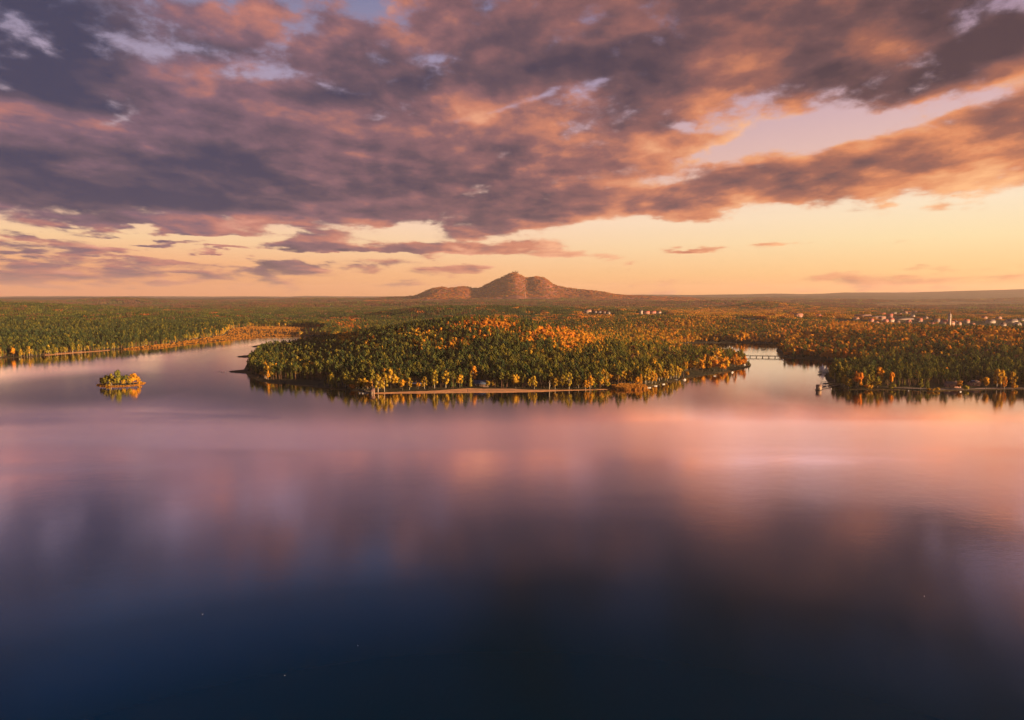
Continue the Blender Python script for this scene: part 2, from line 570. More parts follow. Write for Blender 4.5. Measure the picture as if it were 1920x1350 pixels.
def ground_mat():
    m, t, out = material('forest_ground')
    b = t.node('ShaderNodeBsdfPrincipled')
    b.inputs['Roughness'].default_value = 0.95
    b.inputs['Specular IOR Level'].default_value = 0.1
    pos = t.node('ShaderNodeNewGeometry').outputs['Position']
    # forest floor
    n1 = t.noise(pos, 0.035, 6, 0.65)[0]
    floor_ = t.ramp(n1, [(0.3, (0.030, 0.032, 0.012)), (0.55, (0.050, 0.040, 0.018)), (0.75, (0.075, 0.050, 0.022))])
    # open country far away: woods, clearings, stubble
    st = t.vmath('MULTIPLY', pos, (1.0, 0.55, 0.0))
    n2 = t.noise(st, 0.0016, 7, 0.62)[0]
    n3 = t.noise(st, 0.012, 6, 0.7)[0]
    woods = t.ramp(n3, [(0.32, (0.014, 0.018, 0.009)), (0.5, (0.040, 0.034, 0.016)), (0.66, (0.085, 0.050, 0.022)), (0.8, (0.12, 0.07, 0.03))])
    open_ = t.ramp(n3, [(0.3, (0.09, 0.075, 0.035)), (0.7, (0.17, 0.12, 0.055))])
    far = t.mix(t.sstep(n2, 0.58, 0.66, 0.0, 0.6), woods, open_)
    dist = t.vmath('LENGTH', pos)
    c = t.mix(t.sstep(dist, 2600, 5200), floor_, far)
    # low grass at the water's edge and cleared meadows (attribute: how open the ground is)
    at_ = t.node('ShaderNodeAttribute', attribute_name='meadow').outputs['Fac']
    n4 = t.noise(pos, 0.12, 4, 0.6)[0]
    n5 = t.noise(pos, 0.022, 4, 0.6)[0]
    n4 = t.math('MULTIPLY_ADD', t.math('SUBTRACT', n5, 0.5), 1.2, n4)
    grass = t.ramp(n4, [(0.3, (0.05, 0.038, 0.014)), (0.55, (0.16, 0.085, 0.022)), (0.75, (0.30, 0.15, 0.035))])
    c = t.mix(at_, c, grass)
    t.link(c, b.inputs['Base Color'])
    bp = t.node('ShaderNodeBump')
    bp.inputs['Strength'].default_value = 0.9
    bp.inputs['Distance'].default_value = 14.0
    nb = t.noise(pos, 0.02, 7, 0.7)[0]
    t.link(nb, bp.inputs['Height'])
    t.link(bp.outputs[0], b.inputs['Normal'])
    t.link(b.outputs[0], out.inputs[0])
    return m


# reed and meadow patches, drawn in photograph pixels
MEADOWS = [
    [(225, 656), (275, 650), (325, 645), (372, 638), (420, 632), (440, 624), (470, 621), (560, 620), (606, 622), (606, 628), (560, 630), (520, 632), (457, 635), (400, 642), (325, 650), (275, 655)],
    [(1150, 727), (1165, 725.5), (1200, 725.5), (1214, 728), (1205, 731), (1170, 732), (1155, 731)],
]
MEADOWS = [np.array(G(p)) for p in MEADOWS]
FIELDS = [  # stubble and pasture beyond the town: (px, py) outlines read at 18 m above the lake
    [(1600, 569), (1790, 566), (1990, 567), (1990, 571), (1790, 572), (1650, 573)],
    [(1580, 575), (1700, 574.5), (1920, 574.5), (2100, 575), (2100, 580.5), (1920, 580.5), (1700, 580.5), (1590, 578)],
    [(1235, 566), (1330, 565), (1330, 568), (1240, 568.5)],
    [(250, 574), (380, 573), (390, 576.5), (260, 577)],
]
FIELDS = [np.array([at(x, y, 18) for x, y in p]) for p in FIELDS]


def meadow_w(x, y):
    w_ = np.zeros(np.shape(x)).ravel()
    for P in MEADOWS + FIELDS:
        w_ = np.maximum(w_, sm(poly_sd(x, y, P), -3, 3))
    return w_.reshape(np.shape(x))


MW = meadow_w(GX, GY)
gm = mesh_np('ground', np.stack([GX.ravel(), GY.ravel(), GZ.ravel()], 1), gf, [ground_mat()], smooth=True)
a_ = gm.attributes.new('meadow', 'FLOAT', 'POINT')
a_.data.foreach_set('value', np.maximum(MW, sm(GSD, 9, 1) * sm(GSD, -2, 0.5) * 0.55 * (RRg < 3000)).astype(np.float32).ravel())
ground = tag(link('ground', gm), kind='structure')


def zat(x, y):
    return float(height(np.array([x]), np.array([y]))[0])


# ------------------------------------------------------------------ water
def water_mat():
    m, t, out = material('lake_water')
    pos = t.node('ShaderNodeNewGeometry').outputs['Position']
    calm = t.node('ShaderNodeAttribute', attribute_name='calm').outputs['Fac']
    # wind lanes: rougher and smoother streaks on the open lake, mirror calm under the banks
    lane = t.node('ShaderNodeMapping')
    lane.inputs['Rotation'].default_value = (0, 0, R(-24))
    lane.inputs['Scale'].default_value = (0.0014, 0.0075, 1)
    t.link(pos, lane.inputs['Vector'])
    ln = t.noise(lane.outputs[0], 1.0, 5, 0.55, 0.8)[0]
    open_r = t.sstep(ln, 0.36, 0.64, 0.05, 0.19)
    rough = t.math('ADD', t.math('MULTIPLY', open_r, t.math('SUBTRACT', 1.0, calm)), t.math('MULTIPLY', calm, 0.035))
    wv = t.vmath('MULTIPLY', pos, (0.10, 0.16, 0.0))
    b1 = t.node('ShaderNodeBump')
    b1.inputs['Strength'].default_value = 0.04
    b1.inputs['Distance'].default_value = 1.0
    t.link(t.noise(wv, 1.0, 5, 0.6)[0], b1.inputs['Height'])
    b2 = t.node('ShaderNodeBump')
    b2.inputs['Strength'].default_value = 0.09
    b2.inputs['Distance'].default_value = 0.25
    t.link(t.noise(t.vmath('MULTIPLY', pos, (0.6, 1.0, 1.0)), 0.8, 4, 0.6)[0], b2.inputs['Height'])
    b3 = t.node('ShaderNodeBump')
    b3.inputs['Strength'].default_value = 0.05
    b3.inputs['Distance'].default_value = 0.5
    t.link(t.noise(t.vmath('MULTIPLY', pos, (0.22, 0.42, 0.3)), 1.0, 3, 0.6, 0.5)[0], b3.inputs['Height'])
    t.link(b1.outputs[0], b3.inputs['Normal'])
    t.link(b3.outputs[0], b2.inputs['Normal'])
    gl = t.node('ShaderNodeBsdfGlossy')
    # extra brightness put into the reflection colour on open water, dimmed by the banks
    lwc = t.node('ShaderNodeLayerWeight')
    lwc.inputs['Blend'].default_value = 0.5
    body = t.ramp(lwc.outputs['Facing'], [(0.55, (0.80, 1.05, 1.35)), (0.68, (1.25, 1.22, 1.35)), (0.78, (1.85, 1.55, 1.50)), (0.90, (1.70, 1.40, 1.30))])  # painted by view angle: warm boost at grazing, cooler tint looking down
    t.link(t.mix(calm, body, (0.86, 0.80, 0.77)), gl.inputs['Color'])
    t.link(rough, gl.inputs['Roughness'])
    t.link(b2.outputs[0], gl.inputs['Normal'])
    deep = t.node('ShaderNodeBsdfDiffuse')
    deep.inputs['Color'].default_value = (0.0005, 0.0130, 0.0270, 1)
    lw = t.node('ShaderNodeLayerWeight')
    lw.inputs['Blend'].default_value = 0.5
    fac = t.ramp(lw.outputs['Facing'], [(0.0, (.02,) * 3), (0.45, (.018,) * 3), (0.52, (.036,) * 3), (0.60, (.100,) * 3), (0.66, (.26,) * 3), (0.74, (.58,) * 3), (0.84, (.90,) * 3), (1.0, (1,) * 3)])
    mx = t.node('ShaderNodeMixShader')
    t.link(fac, mx.inputs[0])
    t.link(deep.outputs[0], mx.inputs[1])
    t.link(gl.outputs[0], mx.inputs[2])
    t.link(mx.outputs[0], out.inputs[0])
    return m


wx = np.concatenate([[-24000], np.arange(-2000, 1801, 16.0), [24000]])
wy = np.concatenate([[-7000], np.arange(300, 2101, 12.0), [20000]])
WX, WY = np.meshgrid(wx, wy)
wsd = land_sd(WX, WY)
calm = sm(-wsd, 190, 70)
calm = np.maximum(calm, 0)
calm[:, 0] = calm[:, -1] = 0; calm[0] = 0; calm[-1] = 0
wi = np.arange(WX.size).reshape(WX.shape)
wf = np.stack([wi[:-1, :-1].ravel(), wi[:-1, 1:].ravel(), wi[1:, 1:].ravel(), wi[1:, :-1].ravel()], 1)
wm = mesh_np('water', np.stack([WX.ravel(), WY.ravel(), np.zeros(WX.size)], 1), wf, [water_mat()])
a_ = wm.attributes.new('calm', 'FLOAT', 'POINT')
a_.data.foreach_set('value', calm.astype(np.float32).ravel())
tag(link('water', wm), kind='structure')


# ------------------------------------------------------------------ sandy strips
def strip(name, top, bottom, mat, lift, z=0.6, n=160, rows=8, inset=1.5):
    """a sheet between two outlines given in pixels, laid on the ground"""
    def samp(p, u):
        p = np.array(p, dtype=float)
        xs = p[0, 0] + (p[-1, 0] - p[0, 0]) * u
        return xs, np.interp(xs, p[:, 0], p[:, 1])
    u = np.linspace(0, 1, n)
    tx, ty = samp(top, u)
    bx, by = samp(bottom, u)
    V = []
    for i in range(rows):
        k = i / (rows - 1)
        for j in range(n):
            X0, Y0 = at(tx[j], ty[j], z); X1, Y1 = at(bx[j], by[j], 0.0)
            V.append((X0 + (X1 - X0) * k, Y0 + (Y1 - Y0) * k))
    V = np.array(V)
    V[:, 1] += 2.6 * fbm(V[:, 0], V[:, 1], 14, 4, 61) * (np.repeat(np.linspace(1, 0, rows), n))
    Z = height(V[:, 0], V[:, 1])
    Z = Z + lift
    ii = np.arange(n * rows).reshape(rows, n)
    f = np.stack([ii[:-1, :-1].ravel(), ii[1:, :-1].ravel(), ii[1:, 1:].ravel(), ii[:-1, 1:].ravel()], 1)
    me = mesh_np(name, np.column_stack([V, Z]), f, [mat], smooth=True)
    return tag(link(name, me), kind='structure')


sand = simple_mat('beach_sand', (0.66, 0.29, 0.10), 0.95, 0.2, 0.15)
strip('beach', [(697, 736.2), (740, 734.8), (800, 733.4), (850, 730.5), (880, 728.8), (960, 729.2), (1000, 731), (1060, 730.6), (1130, 729), (1172, 728.8)],
      [(697, 739.0), (740, 738.4), (800, 737.8), (895, 737), (950, 736.5), (1002, 735.5), (1060, 733), (1128, 731.3), (1172, 731.2)], sand, 0.12)
path_m = simple_mat('pale_gravel', (0.32, 0.20, 0.15), 0.95, 0.2, 0.2)
strip('path', [(1655, 725.6), (1700, 727.2), (1760, 729), (1806, 729), (1860, 727.3), (1925, 727)],
      [(1655, 727.2), (1700, 729.4), (1760, 731.4), (1806, 731.4), (1860, 729.6), (1925, 729.4)], path_m, 0.10)
strip('shore_sand', [(84, 663.8), (130, 661.0), (160, 659.2), (205, 656.0)], [(84, 667.2), (130, 663.6), (160, 661.4), (205, 658.0)], sand, 0.12, n=60, rows=4)
# ------------------------------------------------------------------ where buildings stand (px, py of the base, ground level there)
def near_ground(px, py):
    """ground point seen at a pixel (marches along the ray over the land)"""
    d = ray(px, py)
    ts = np.concatenate([np.arange(500, 3000, 4.0), np.arange(3000, 16000, 20.0)])
    X = d[0] * ts; Y = d[1] * ts; Z = CAM_H + d[2] * ts
    H = height(X, Y)
    k = np.nonzero(Z <= np.maximum(H, 0))[0]
    i = k[0] if len(k) else len(ts) - 1
    return float(X[i]), float(Y[i]), float(H[i])


# kind, px, py, length, width, wall height, turn (deg), wall colour, roof colour, label
HOUSES = [
    ('church', 1772, 611, 26, 12, 10, 20, 'cream', 'red', 'pale town church with a red roof and a tall slender clock tower'),
    ('house', 1783, 611, 14, 9, 8, -10, 'white', 'tile', 'bright white house just right of the church tower'),
    ('house', 1792, 609, 12, 9, 8, 60, 'white', 'tile', 'white gabled house second to the right of the church tower'),
    ('house', 1797, 611, 11, 8, 7, 10, 'cream', 'tile', 'cream house third to the right of the church, beside golden trees'),
    ('house', 1642, 611, 14, 9, 8, 25, 'white', 'tile', 'larger white house in the pale pair left of the town centre'),
    ('house', 1649, 614, 12, 9, 7, -25, 'white', 'brown', 'white house with brown roof, lowest of the pale pair left of the town centre'),
    ('house', 1660, 606, 12, 9, 7, 10, 'pink', 'red', 'pink house with red roof above the pale pair of houses'),
    ('house', 1617, 617, 9, 8, 6, 30, 'white', 'brown', 'lone small white house among trees left of the town'),
    ('hall', 1618, 595, 46, 14, 7, 0, 'brick', 'brown', 'long brown shed at the left end of the town'),
    ('hall', 1640, 598, 60, 15, 7, 4, 'brick', 'slate', 'longest dark roofed works hall left of the red roofs'),
    ('house', 1655, 592, 24, 12, 8, 10, 'pink', 'red', 'wide house with brick red roof behind the works hall'),
    ('house', 1668, 596, 16, 10, 8, -20, 'pink', 'red', 'brick red gabled house in the middle of the town roofs'),
    ('house', 1676, 590, 20, 10, 7, 0, 'cream', 'slate', 'grey roofed long house behind the brick red gable'),
    ('house', 1687, 592, 18, 10, 7, 15, 'cream', 'tile', 'pale tile roofed house near the middle of the town'),
    ('house', 1697, 589, 18, 10, 7, -15, 'cream', 'tile', 'cream house behind the town, left of the twin white gables'),
    ('house', 1706, 592, 12, 9, 7, 35, 'white', 'slate', 'left one of the twin white gables right of the town centre'),
    ('house', 1711, 595, 11, 9, 6, 35, 'white', 'slate', 'right one of the twin white gables right of the town centre'),
    ('hall', 1690, 600, 64, 12, 4, -2, 'cream', 'slate', 'long low pale roofed hall in front of the town centre'),
    ('house', 1724, 603, 12, 9, 6, 0, 'pink', 'red', 'small red roofed house between the long hall and the church'),
    ('house', 1735, 599, 12, 9, 6, 25, 'cream', 'brown', 'brown roofed cream house left of the church'),
    ('house', 1857, 606, 22, 10, 6, 5, 'white', 'slate', 'long white house behind the golden grove right of the church'),
    ('house', 1845, 600, 14, 9, 7, 5, 'cream', 'tile', 'tile roofed house above the golden grove'),
    ('house', 1897, 606, 26, 11, 7, -6, 'white', 'slate', 'slate roofed white house, leftmost of the cluster near the right edge'),
    ('house', 1907, 612, 16, 10, 7, 15, 'white', 'slate', 'white gabled house lowest in the cluster near the right edge'),
    ('house', 1914, 604, 24, 11, 7, 0, 'white', 'slate', 'white house with long slate roof highest near the right edge'),
    ('house', 1885, 621, 18, 10, 5, 10, 'cream', 'slate', 'grey roofed low house in front of the right edge cluster'),
    ('house', 1102, 588, 24, 12, 10, 12, 'cream', 'tile', 'largest bright cream villa left of the row of small pale houses behind the hill'),
    ('house', 1116, 588, 10, 8, 7, 0, 'white', 'brown', 'first small pale house right of the cream villa behind the hill'),
    ('house', 1124, 589, 11, 8, 8, 15, 'white', 'slate', 'second small pale house right of the cream villa behind the hill'),
    ('house', 1133, 589, 10, 8, 7, -15, 'cream', 'brown', 'third small pale house right of the cream villa behind the hill'),
    ('house', 1141, 590, 11, 8, 8, 5, 'white', 'slate', 'last small pale house in the row right of the cream villa'),
    ('house', 1202, 589, 10, 9, 12, 0, 'white', 'slate', 'narrow tall white house at the left end of the far pink row'),
    ('house', 1212, 589, 22, 10, 8, 0, 'pink', 'red', 'red roofed pink long house in the far row right of the hill'),
    ('house', 1224, 589, 22, 10, 8, 5, 'pink', 'red', 'second red roofed house in the far row right of the hill'),
    ('house', 1236, 589, 12, 9, 8, 20, 'white', 'tile', 'white house at the right end of the far pink row'),
    ('house', 1212, 601, 14, 9, 6, 0, 'white', 'slate', 'pale house below the far pink row, left one of two'),
    ('house', 1230, 603, 20, 9, 5, 0, 'cream', 'slate', 'pale flat looking house below the far pink row, right one of two'),
    ('hall', 1395, 601, 60, 12, 4, 0, 'cream', 'slate', 'long pale roofed shed in the golden trees right of the hill'),
    ('hall', 1412, 604, 70, 12, 4, 3, 'brick', 'slate', 'long grey roofed shed in front of the pale one in the golden trees'),
    ('house', 1452, 590, 16, 9, 6, 0, 'white', 'tile', 'white house at the left end of the pale wall below the dark knoll'),
    ('hall', 1463, 590, 46, 10, 4, 0, 'white', 'slate', 'long low white building below the dark knoll'),
    ('house', 1476, 590, 10, 9, 7, 0, 'white', 'tile', 'small white house at the right end of the low white building'),
    ('house', 1494, 596, 34, 16, 8, 10, 'pink', 'tile', 'big tile roofed house right of the dark knoll'),
    ('house', 1482, 598, 12, 9, 6, 20, 'cream', 'brown', 'small brown roofed house below the low white building'),
    ('house', 505, 592, 12, 9, 7, 0, 'white', 'tile', 'lone white house in the far left woods'),
    ('house', 610, 593, 10, 8, 7, 0, 'white', 'tile', 'left one of two white specks of houses left of the peninsula hill'),
    ('house', 636, 593, 10, 8, 7, 0, 'white', 'tile', 'right one of two white specks of houses left of the peninsula hill'),
    ('house', 380, 590, 14, 9, 7, 0, 'cream', 'tile', 'cream house farthest left in the far woods'),
    ('house', 425, 592, 14, 9, 7, 20, 'pink', 'red', 'red roofed house between the cream one and the lone white one far left'),
    ('house', 1605, 601, 14, 9, 6, 12, 'cream', 'tile', 'tile roofed house just below the long brown shed at the left end of the town'),
    ('house', 1628, 590, 14, 9, 7, -12, 'cream', 'brown', 'brown roofed house behind the long brown shed'),
    ('house', 1633, 604, 13, 9, 7, 30, 'pink', 'red', 'red roofed house between the long brown shed and the pale pair'),
    ('house', 1652, 601, 13, 9, 7, -5, 'cream', 'tile', 'tile roofed house directly above the pale pair of houses'),
    ('house', 1670, 604, 15, 9, 7, 8, 'white', 'red', 'white house with red roof right of the pink one above the pale pair'),
    ('house', 1682, 608, 12, 9, 6, -18, 'cream', 'brown', 'cream house in front of the long low pale roofed hall'),
    ('house', 1703, 606, 12, 9, 6, 22, 'pink', 'red', 'pink house in front of the right end of the long low hall'),
    ('house', 1716, 588, 15, 9, 7, 0, 'cream', 'tile', 'tile roofed house farthest back above the twin white gables'),
    ('house', 1664, 585, 18, 10, 7, 0, 'pink', 'tile', 'tile roofed house at the back edge of the town under the pasture'),
    ('house', 1690, 585, 16, 10, 7, 6, 'cream', 'slate', 'grey roofed house at the back edge of the town under the pasture'),
    ('house', 1757, 605, 12, 9, 7, -25, 'white', 'tile', 'white house with tile roof just left of the church'),
    ('house', 1748, 611, 12, 8, 6, 15, 'cream', 'red', 'small red roofed house low to the left of the church'),
    ('house', 1812, 606, 13, 9, 7, 10, 'cream', 'red', 'red roofed cream house well to the right of the church'),
    ('house', 1822, 613, 12, 9, 6, -20, 'pink', 'tile', 'pink house in front of the golden grove right of the church'),
    ('house', 1872, 600, 16, 9, 7, 14, 'cream', 'tile', 'tile roofed house between the grove and the right edge cluster'),
    ('house', 1880, 612, 12, 9, 6, -10, 'white', 'brown', 'white house with brown roof left of the right edge cluster'),
    ('house', 1560, 600, 14, 9, 6, 0, 'cream', 'tile', 'cream house in the golden trees left of the town'),
    ('house', 1535, 596, 14, 9, 7, 20, 'white', 'red', 'white house with red roof right of the big tile roofed house'),
]
HOUSE_POS = []
HOUSE_CLEAR = []
for h_ in HOUSES:
    X_, Y_, Z_ = near_ground(h_[1], h_[2])
    HOUSE_POS.append((X_, Y_, Z_))
    HOUSE_CLEAR.append((X_, Y_, h_[3] * .5 + 5, 95))
# buildings and things close to the near shores
SHORE_BUILD = {
    'kiosk_w': at(786, 722, 2.5), 'blue_hall': at(903, 721, 3), 'hut': at(698, 736.2, 1.0),
    'east_house': at(1786, 722, 3), 'east_house2': at(1826, 719, 3.2), 'van': at(1833, 716.5, 3.2), 'wharf': at(1296, 660, 0.5),
}
for nm, (X_, Y_) in SHORE_BUILD.items():
    HOUSE_CLEAR.append((X_, Y_, 9, 14))
# ------------------------------------------------------------------ foliage and bark
def foliage_mat(name):
    """leaf colour comes from the tree's own tint (0 dark needle green .. 1 rust red), varied leaf by leaf"""
    m, t, out = material(name)
    tint = t.node('ShaderNodeAttribute', attribute_type='INSTANCER', attribute_name='tint').outputs['Fac']
    tv = t.node('ShaderNodeAttribute', attribute_type='GEOMETRY', attribute_name='tvar').outputs['Fac']
    leaf = t.node('ShaderNodeNewGeometry').outputs['Random Per Island']
    rnd = t.node('ShaderNodeObjectInfo').outputs['Random']
    v = t.math('MULTIPLY_ADD', t.math('SUBTRACT', leaf, 0.5), 0.10, tint)
    v = t.math('ADD', v, tv)
    c = t.ramp(v, [(0.00, (0.022, 0.042, 0.022)), (0.12, (0.058, 0.072, 0.020)), (0.26, (0.150, 0.130, 0.020)), (0.40, (0.25, 0.170, 0.020)),
                   (0.52, (0.36, 0.19, 0.018)), (0.64, (0.48, 0.19, 0.016)), (0.76, (0.42, 0.12, 0.018)), (0.88, (0.20, 0.075, 0.028)), (1.0, (0.11, 0.055, 0.032))])
    k = t.math('MULTIPLY_ADD', leaf, 0.7, 0.7)
    k = t.math('MULTIPLY', k, t.math('MULTIPLY_ADD', rnd, 0.5, 0.75))
    c = t.vmath('SCALE', c, scale=k)
    d = t.node('ShaderNodeBsdfDiffuse')
    t.link(c, d.inputs['Color'])
    tr = t.node('ShaderNodeBsdfTranslucent')
    t.link(c, tr.inputs['Color'])
    mx = t.node('ShaderNodeMixShader')
    mx.inputs[0].default_value = 0.22
    t.link(d.outputs[0], mx.inputs[1])
    t.link(tr.outputs[0], mx.inputs[2])
    t.link(mx.outputs[0], out.inputs[0])
    return m


LEAF = foliage_mat('leaves')
BARK = {
    'pine': simple_mat('pine_bark', (0.20, 0.10, 0.05), 0.9, 0.3, 1.5),
    'birch': simple_mat('birch_bark', (0.50, 0.40, 0.30), 0.9, 0.4, 2.0),
    'grey': simple_mat('grey_bark', (0.10, 0.075, 0.05), 0.9, 0.3, 1.5),
}


def ico(sub=1):
    bm = bmesh.new()
    bmesh.ops.create_icosphere(bm, subdivisions=sub, radius=1)
    v = np.array([p.co[:] for p in bm.verts])
    f = np.array([[q.index for q in p.verts] for p in bm.faces])
    bm.free()
    return v, f


ICO1 = ico(1)
ICO2 = ico(2)


class Foliage:
    def __init__(self, seed):
        self.rng = np.random.default_rng(seed)
        self.v = []; self.q = []; self.t = []; self.n = 0
        self.tv = []; self.cur = 0.0

    def _add(self, v, f, quad):
        (self.q if quad else self.t).append(np.asarray(f) + self.n)
        self.v.append(v)
        self.tv.append(np.full(len(v), self.cur))
        self.n += len(v)

    def core(self, c, r, squash=1.0, k=0.78):
        v, f = ICO1
        v = v * (1 + 0.28 * (self.rng.random((len(v), 1)) - 0.5))
        self._add(v * np.array([r * k, r * k, r * k * squash]) + c, f, False)

    def leaves(self, c, r, n, size, squash=1.0, up=0.15):
        rg = self.rng
        d = rg.normal(size=(n, 3)); d[:, 2] += up
        d /= np.linalg.norm(d, axis=1)[:, None]
        rad = r * (0.72 + 0.42 * rg.random((n, 1)))
        p = d * rad * np.array([1, 1, squash]) + c
        nn = d + 0.45 * rg.normal(size=(n, 3)); nn /= np.linalg.norm(nn, axis=1)[:, None]
        a = np.cross(nn, rg.normal(size=(n, 3))); a /= np.linalg.norm(a, axis=1)[:, None]
        b = np.cross(nn, a)
        s = size * (0.6 + 0.8 * rg.random((n, 1)))
        a = a * s * 0.5; b = b * s * 0.36
        V = np.stack([p - a, p - b * 0.9 + a * .1, p + a, p + b * 1.1 - a * .1], 1).reshape(-1, 3)
        self._add(V, np.arange(4 * n).reshape(n, 4), True)

    def clump(self, c, r, n, size, squash=1.0, core=True):
        c = np.array(c, dtype=float)
        if core:
            self.core(c, r, squash)
        self.leaves(c, r, n, size, squash)

    def mesh(self, name, mats):
        fl = []
        if self.q: fl.append(np.concatenate(self.q))
        if self.t: fl.append(np.concatenate(self.t))
        me = mesh_np(name, np.concatenate(self.v), fl, mats)
        a = me.attributes.new('tvar', 'FLOAT', 'POINT')
        a.data.foreach_set('value', np.concatenate(self.tv).astype(np.float32))
        return me


def limb(verts, faces, p0, p1, r0, r1, n=6):
    p0 = np.array(p0, float); p1 = np.array(p1, float)
    d = p1 - p0; d /= np.linalg.norm(d)
    a = np.cross(d, [0.3, 0.9, 0.1]); a /= np.linalg.norm(a)
    b = np.cross(d, a)
    k = sum(len(x) for x in verts)
    ang = np.arange(n) * 2 * math.pi / n
    ring = np.outer(np.cos(ang), a) + np.outer(np.sin(ang), b)
    verts.append(np.concatenate([p0 + ring * r0, p1 + ring * r1]))
    i = np.arange(n); j = (i + 1) % n
    faces.append(np.stack([i, j, j + n, i + n], 1) + k)


def trunk_mesh(name, bark, h, r, limbs, lean=(0, 0)):
    V = []; Fc = []
    m = (lean[0] * .4, lean[1] * .4, h * .5)
    limb(V, Fc, (0, 0, -0.8), m, r * 1.25, r * .8)
    limb(V, Fc, m, (lean[0], lean[1], h), r * .8, r * .22)
    for p0, p1, rr_ in limbs:
        limb(V, Fc, p0, p1, rr_, rr_ * .35, 5)
    return mesh_np(name, np.concatenate(V), np.concatenate(Fc), [bark], smooth=True)


def make_pine(seed, H, dense=1.0):
    """Scots pine: long bare stem, cloudy crown in the top half"""
    rg = np.random.default_rng(seed)
    fo = Foliage(seed + 100)
    limbs = []
    n = 9
    for i in range(n):
        k = i / (n - 1)
        z = H * (0.60 + 0.34 * k)
        rad = H * 0.115 * math.sin(math.pi * (0.30 + 0.62 * k)) * (0.75 + 0.5 * rg.random())
        a = i * 2.4 + rg.random()
        d = rad * (0.95 if k < 0.85 else 0.2)
        c = (math.cos(a) * d, math.sin(a) * d, z)
        r = H * (0.072 + 0.03 * rg.random()) * (1.0 - 0.25 * k)
        fo.clump(c, r, int(30 * dense), H * 0.040, 0.72)
        limbs.append(((0, 0, z - H * .05), (c[0] * .8, c[1] * .8, c[2]), H * .006))
    fo.clump((0, 0, H * 0.93), H * 0.075, int(22 * dense), H * 0.045, 0.9)
    return fo.mesh('pine_crown', [LEAF]), trunk_mesh('pine_trunk', BARK['pine'], H * .93, H * 0.012, limbs)


def make_spruce(seed, H, dense=1.0):
    rg = np.random.default_rng(seed)
    fo = Foliage(seed + 100)
    tiers = 9
    for i in range(tiers):
        k = i / (tiers - 1)
        z = H * (0.12 + 0.84 * k)
        R_ = H * 0.15 * (1 - k) ** 0.85 + H * 0.018
        m = max(3, int(6 * (1 - k)) + 2)
        fo.core(np.array((0, 0, z)), R_ * 0.9, 0.75)
        for j in range(m):
            a = j * 2 * math.pi / m + rg.random()
            fo.leaves(np.array((math.cos(a) * R_ * .6, math.sin(a) * R_ * .6, z - H * .01)), R_ * .5, int(9 * dense), H * 0.045, 0.5)
    return fo.mesh('spruce_crown', [LEAF]), trunk_mesh('spruce_trunk', BARK['pine'], H * .95, H * 0.013, [])


def make_birch(seed, H, dense=1.0):
    """tall oval golden crown on a pale stem"""
    rg = np.random.default_rng(seed)
    fo = Foliage(seed + 100)
    limbs = []
    n = 11
    for i in range(n):
        k = i / (n - 1)
        z = H * (0.28 + 0.62 * k)
        rad = H * 0.155 * math.sin(math.pi * (0.18 + 0.74 * k)) * (0.6 + 0.6 * rg.random())
        a = i * 2.2 + rg.random()
        c = (math.cos(a) * rad, math.sin(a) * rad, z)
        fo.cur = (rg.random() - .5) * .05
        fo.clump(c, H * (0.085 + 0.035 * rg.random()), int(26 * dense), H * 0.050, 1.1)
        limbs.append(((0, 0, z - H * .09), (c[0] * .7, c[1] * .7, z), H * .006))
    return fo.mesh('birch_crown', [LEAF]), trunk_mesh('birch_trunk', BARK['birch'], H * .9, H * 0.012, limbs, (H * .01, 0))


def make_broadleaf(seed, H, dense=1.0, wide=1.0):
    """round, billowing crown reaching low"""
    rg = np.random.default_rng(seed)
    fo = Foliage(seed + 100)
    limbs = []
    n = 15
    for i in range(n):
        d = rg.normal(size=3); d /= np.linalg.norm(d)
        d[2] *= .85
        rad = H * 0.24 * (0.65 + 0.4 * rg.random())
        c = np.array([d[0] * rad * wide, d[1] * rad * wide, H * 0.60 + d[2] * rad * 1.15])
        fo.cur = (rg.random() - .5) * .07
        fo.clump(c, H * (0.115 + 0.05 * rg.random()), int(26 * dense), H * 0.060, 0.9)
        limbs.append(((0, 0, H * .25), (c[0] * .7, c[1] * .7, c[2]), H * .009))
    fo.cur = 0
    fo.core(np.array((0, 0, H * .58)), H * .22, 1.1)
    return fo.mesh('broadleaf_crown', [LEAF]), trunk_mesh('broadleaf_trunk', BARK['grey'], H * .6, H * 0.022, limbs[:7])


def make_bush(seed, H):
    rg = np.random.default_rng(seed)
    fo = Foliage(seed + 100)
    for i in range(7):
        a = rg.random() * 6.28; rad = H * .5 * rg.random()
        fo.cur = (rg.random() - .5) * .06
        fo.clump((math.cos(a) * rad, math.sin(a) * rad, H * (.3 + .35 * rg.random())), H * (.26 + .1 * rg.random()), 26, H * .12, .9)
    return fo.mesh('bush_crown', [LEAF]), trunk_mesh('bush_stem', BARK['grey'], H * .4, H * .03, [])


H0 = {'pine': 18.0, 'spruce': 18.0, 'birch': 15.0, 'broadleaf': 14.0, 'bush': 4.0}
KINDS3 = {
    'pine': [make_pine(11, 18), make_pine(12, 18), make_pine(13, 18), make_pine(14, 18)],
    'spruce': [make_spruce(21, 18), make_spruce(22, 18), make_spruce(23, 18)],
    'birch': [make_birch(31, 15), make_birch(32, 15), make_birch(33, 15)],
    'broadleaf': [make_broadleaf(41, 14), make_broadleaf(42, 14, wide=1.15), make_broadleaf(43, 14, wide=.9)],
    'bush': [make_bush(51, 4), make_bush(52, 4)],
}


